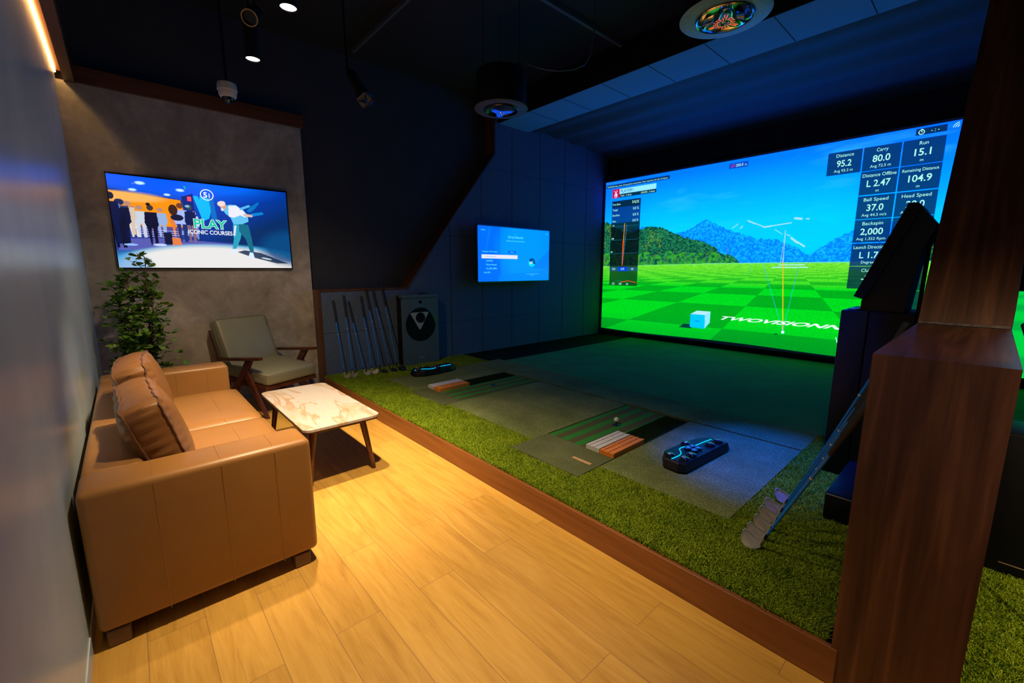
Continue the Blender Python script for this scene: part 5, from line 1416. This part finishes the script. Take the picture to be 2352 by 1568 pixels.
obj('yoke', tube([q @ Vector((0.055, 0, 0.14)), q @ Vector((0.085, 0, 0.2)), Vector(-d * 0.34) + Vector((0, 0, 0.05)), (-0.18, -0.08, 0.60), (-0.18, -0.08, CZ - 3.0)], 0.009, 8), M['black_matte'], sl)

# ------------------------------------------------------------ blue stage light washing the stance mat, above the kiosk
bl = thing('stage_light', 'stage light with blue gel above the black kiosk, hidden over the picture edge', 'stage light', (-0.92, 3.06, 3.6))
d = Vector((0.02, 0.02, -3.35)).normalized(); q = d.to_track_quat('-Z', 'Y').to_matrix().to_4x4()
obj('barrel', lathe([(0.05, 0.0), (0.06, 0.0), (0.06, 0.22), (0.0, 0.24)], 24, M=q), M['black_matte'], bl)
obj('lens', lathe([(0.0, 0.02), (0.05, 0.02)], 24, M=q), emis('blue_gel', (0.0, 0.12, 1.0), 3.0), bl)
obj('yoke', tube([-d * 0.22, (0.0, 0, CZ - 3.6)], 0.008, 6), M['black_matte'], bl)
ld = bpy.data.lights.new('lamp_light', 'SPOT'); ld.energy = 1700; ld.color = (0.0, 0.07, 1.0); ld.spot_size = R(26); ld.spot_blend = 0.9; ld.shadow_soft_size = 0.05
lo = lnk(bpy.data.objects.new('lamp_light', ld)); lo.parent = bl; lo.matrix_local = Matrix.Translation(d * 0.012) @ q

# ------------------------------------------------------------ dome camera
dc = thing('security_camera', 'white dome security camera hanging in front of the wooden wall trim', 'security camera', (-4.885, 0.895, 2.955))
obj('housing', lathe([(0.0, 0.135), (0.074, 0.135), (0.078, 0.12), (0.078, 0.098), (0.074, 0.094), (0.080, 0.090), (0.080, 0.074), (0.074, 0.070), (0.070, 0.03), (0.062, 0.018), (0.048, 0.014)], 36), M['white_plastic'], dc)
obj('dome', lathe([(0.050, 0.016), (0.048, 0.0), (0.040, -0.018), (0.026, -0.031), (0.012, -0.036), (0.0, -0.037)], 32), M['glass_dark'], dc)
obj('hanging_rod', tube([(0, 0, 0.135), (0, 0, CZ - 2.955)], 0.012, 10), M['black_matte'], dc)

# ------------------------------------------------------------ kiosk
kk = thing('touch_kiosk', 'tall black touch screen kiosk beside the wooden partition', 'kiosk', (-0.42, 3.2, TZ))
kx, ky, kz = 0.42, -3.2, -TZ
def K(x, y, z): return (x + kx, y + ky, z + kz)
obj('body', box(-0.592 + kx, -0.462 + kx, 0.0, 0.42, 0.0, 1.183 + kz, 0.006, 2), M['black_plastic'], kk)
obj('side_column', box(-0.460 + kx, -0.262 + kx, 0.005, 0.42, 0.0, 1.181 + kz, 0.006, 2), M['black_matte'], kk)
hp = [(-0.507, 1.183), (-0.507, 1.243), (-0.480, 1.29), (-0.318, 1.745), (-0.304, 1.757), (-0.242, 1.672), (-0.235, 1.640), (-0.252, 1.601), (-0.275, 1.523), (-0.294, 1.42), (-0.305, 1.278), (-0.314, 1.183)]
bm = prism(hp, lambda a, b2, h: (a + kx, h, b2 + kz), 0.03, 0.36)
obj('arm', bm, M['black_plastic'], kk, sm=False)
pp = [(-0.542, 1.267), (-0.356, 1.779), (-0.316, 1.776), (-0.304, 1.757), (-0.497, 1.252)]
bm = prism(pp, lambda a, b2, h: (a + kx, h, b2 + kz), 0.0, 0.44)
dp_ = obj('display_panel', bm, M['black_matte'], kk, sm=False)
d_ = Vector((-0.356 + 0.542, 0, 1.779 - 1.267)).normalized(); n_ = Vector((-d_.z, 0, d_.x))
a0 = Vector((-0.542 + kx, 0, 1.267 + kz)) + d_ * 0.03 + n_ * 0.0015; a1 = Vector((-0.356 + kx, 0, 1.779 + kz)) - d_ * 0.03 + n_ * 0.0015
bm = BM(); bm.faces.new([bm.verts.new(p) for p in (a0 + Vector((0, 0.02, 0)), a1 + Vector((0, 0.02, 0)), a1 + Vector((0, 0.42, 0)), a0 + Vector((0, 0.42, 0)))])
obj('touch_screen', bm, emis('kiosk_screen_blue', (0.0, 0.10, 0.9), 1.2), dp_, sm=False)
edge = BM(); add_tube(edge, [(-0.497 + kx, -0.001, 1.252 + kz), (-0.304 + kx, -0.001, 1.757 + kz)], 0.0015, 5)
obj('panel_joint', edge, M['chrome'], kk)
obj('ball_tray', box(-0.566 + kx, -0.512 + kx, 0.03, 0.16, 1.184 + kz, 1.192 + kz, 0.003, 1), plain('copper_tray', (0.20, 0.13, 0.08), 0.4), kk)
for x in (-0.262, -0.236):
    obj('support_rod', tube([(x + kx, 0.10, 1.02 + kz), (x + kx + 0.004, 0.12, 1.61 + kz)], 0.010, 10), M['black_plastic'], kk)
pc = thing('computer_case', 'low black box on the turf in front of the kiosk base', 'computer', (-0.345, 2.87, TZ - 0.01))
obj('case', box(-0.10, 0.115, -0.30, 0.26, 0.0, 0.155, 0.008, 2), M['black_plastic'], pc)
obj('front_trim', box(-0.095, 0.11, -0.304, -0.300, 0.145, 0.150), M['satin'], pc, sm=False)

# neighbouring bay: black box by the partition and the edge of a wall television
nb = thing('computer_case', 'tall black cabinet in the neighbouring bay behind the wooden partition', 'cabinet', (0.33, 2.88, TZ - 0.01))
obj('case', box(-0.22, 0.22, -0.24, 0.015, 0.0, 0.62, 0.01, 2), M['black_plastic'], nb)
obj('front_trim', box(-0.17, -0.02, -0.243, -0.240, 0.055, 0.058), plain('brass_line', (0.25, 0.2, 0.1), 0.4), nb, sm=False)
nt_ = thing('television', 'black edge of a wall television in the neighbouring bay, right of the partition', 'television', (0.128, 4.9, 1.71))
obj('bezel', box(-0.02, 0.02, -0.78, 0.78, -0.42, 0.42, 0.01, 2), M['black_gloss'], nt_)
obj('wall_bracket', box(-0.0445, -0.02, -0.2, 0.2, -0.15, 0.15), M['black_matte'], nt_, sm=False)
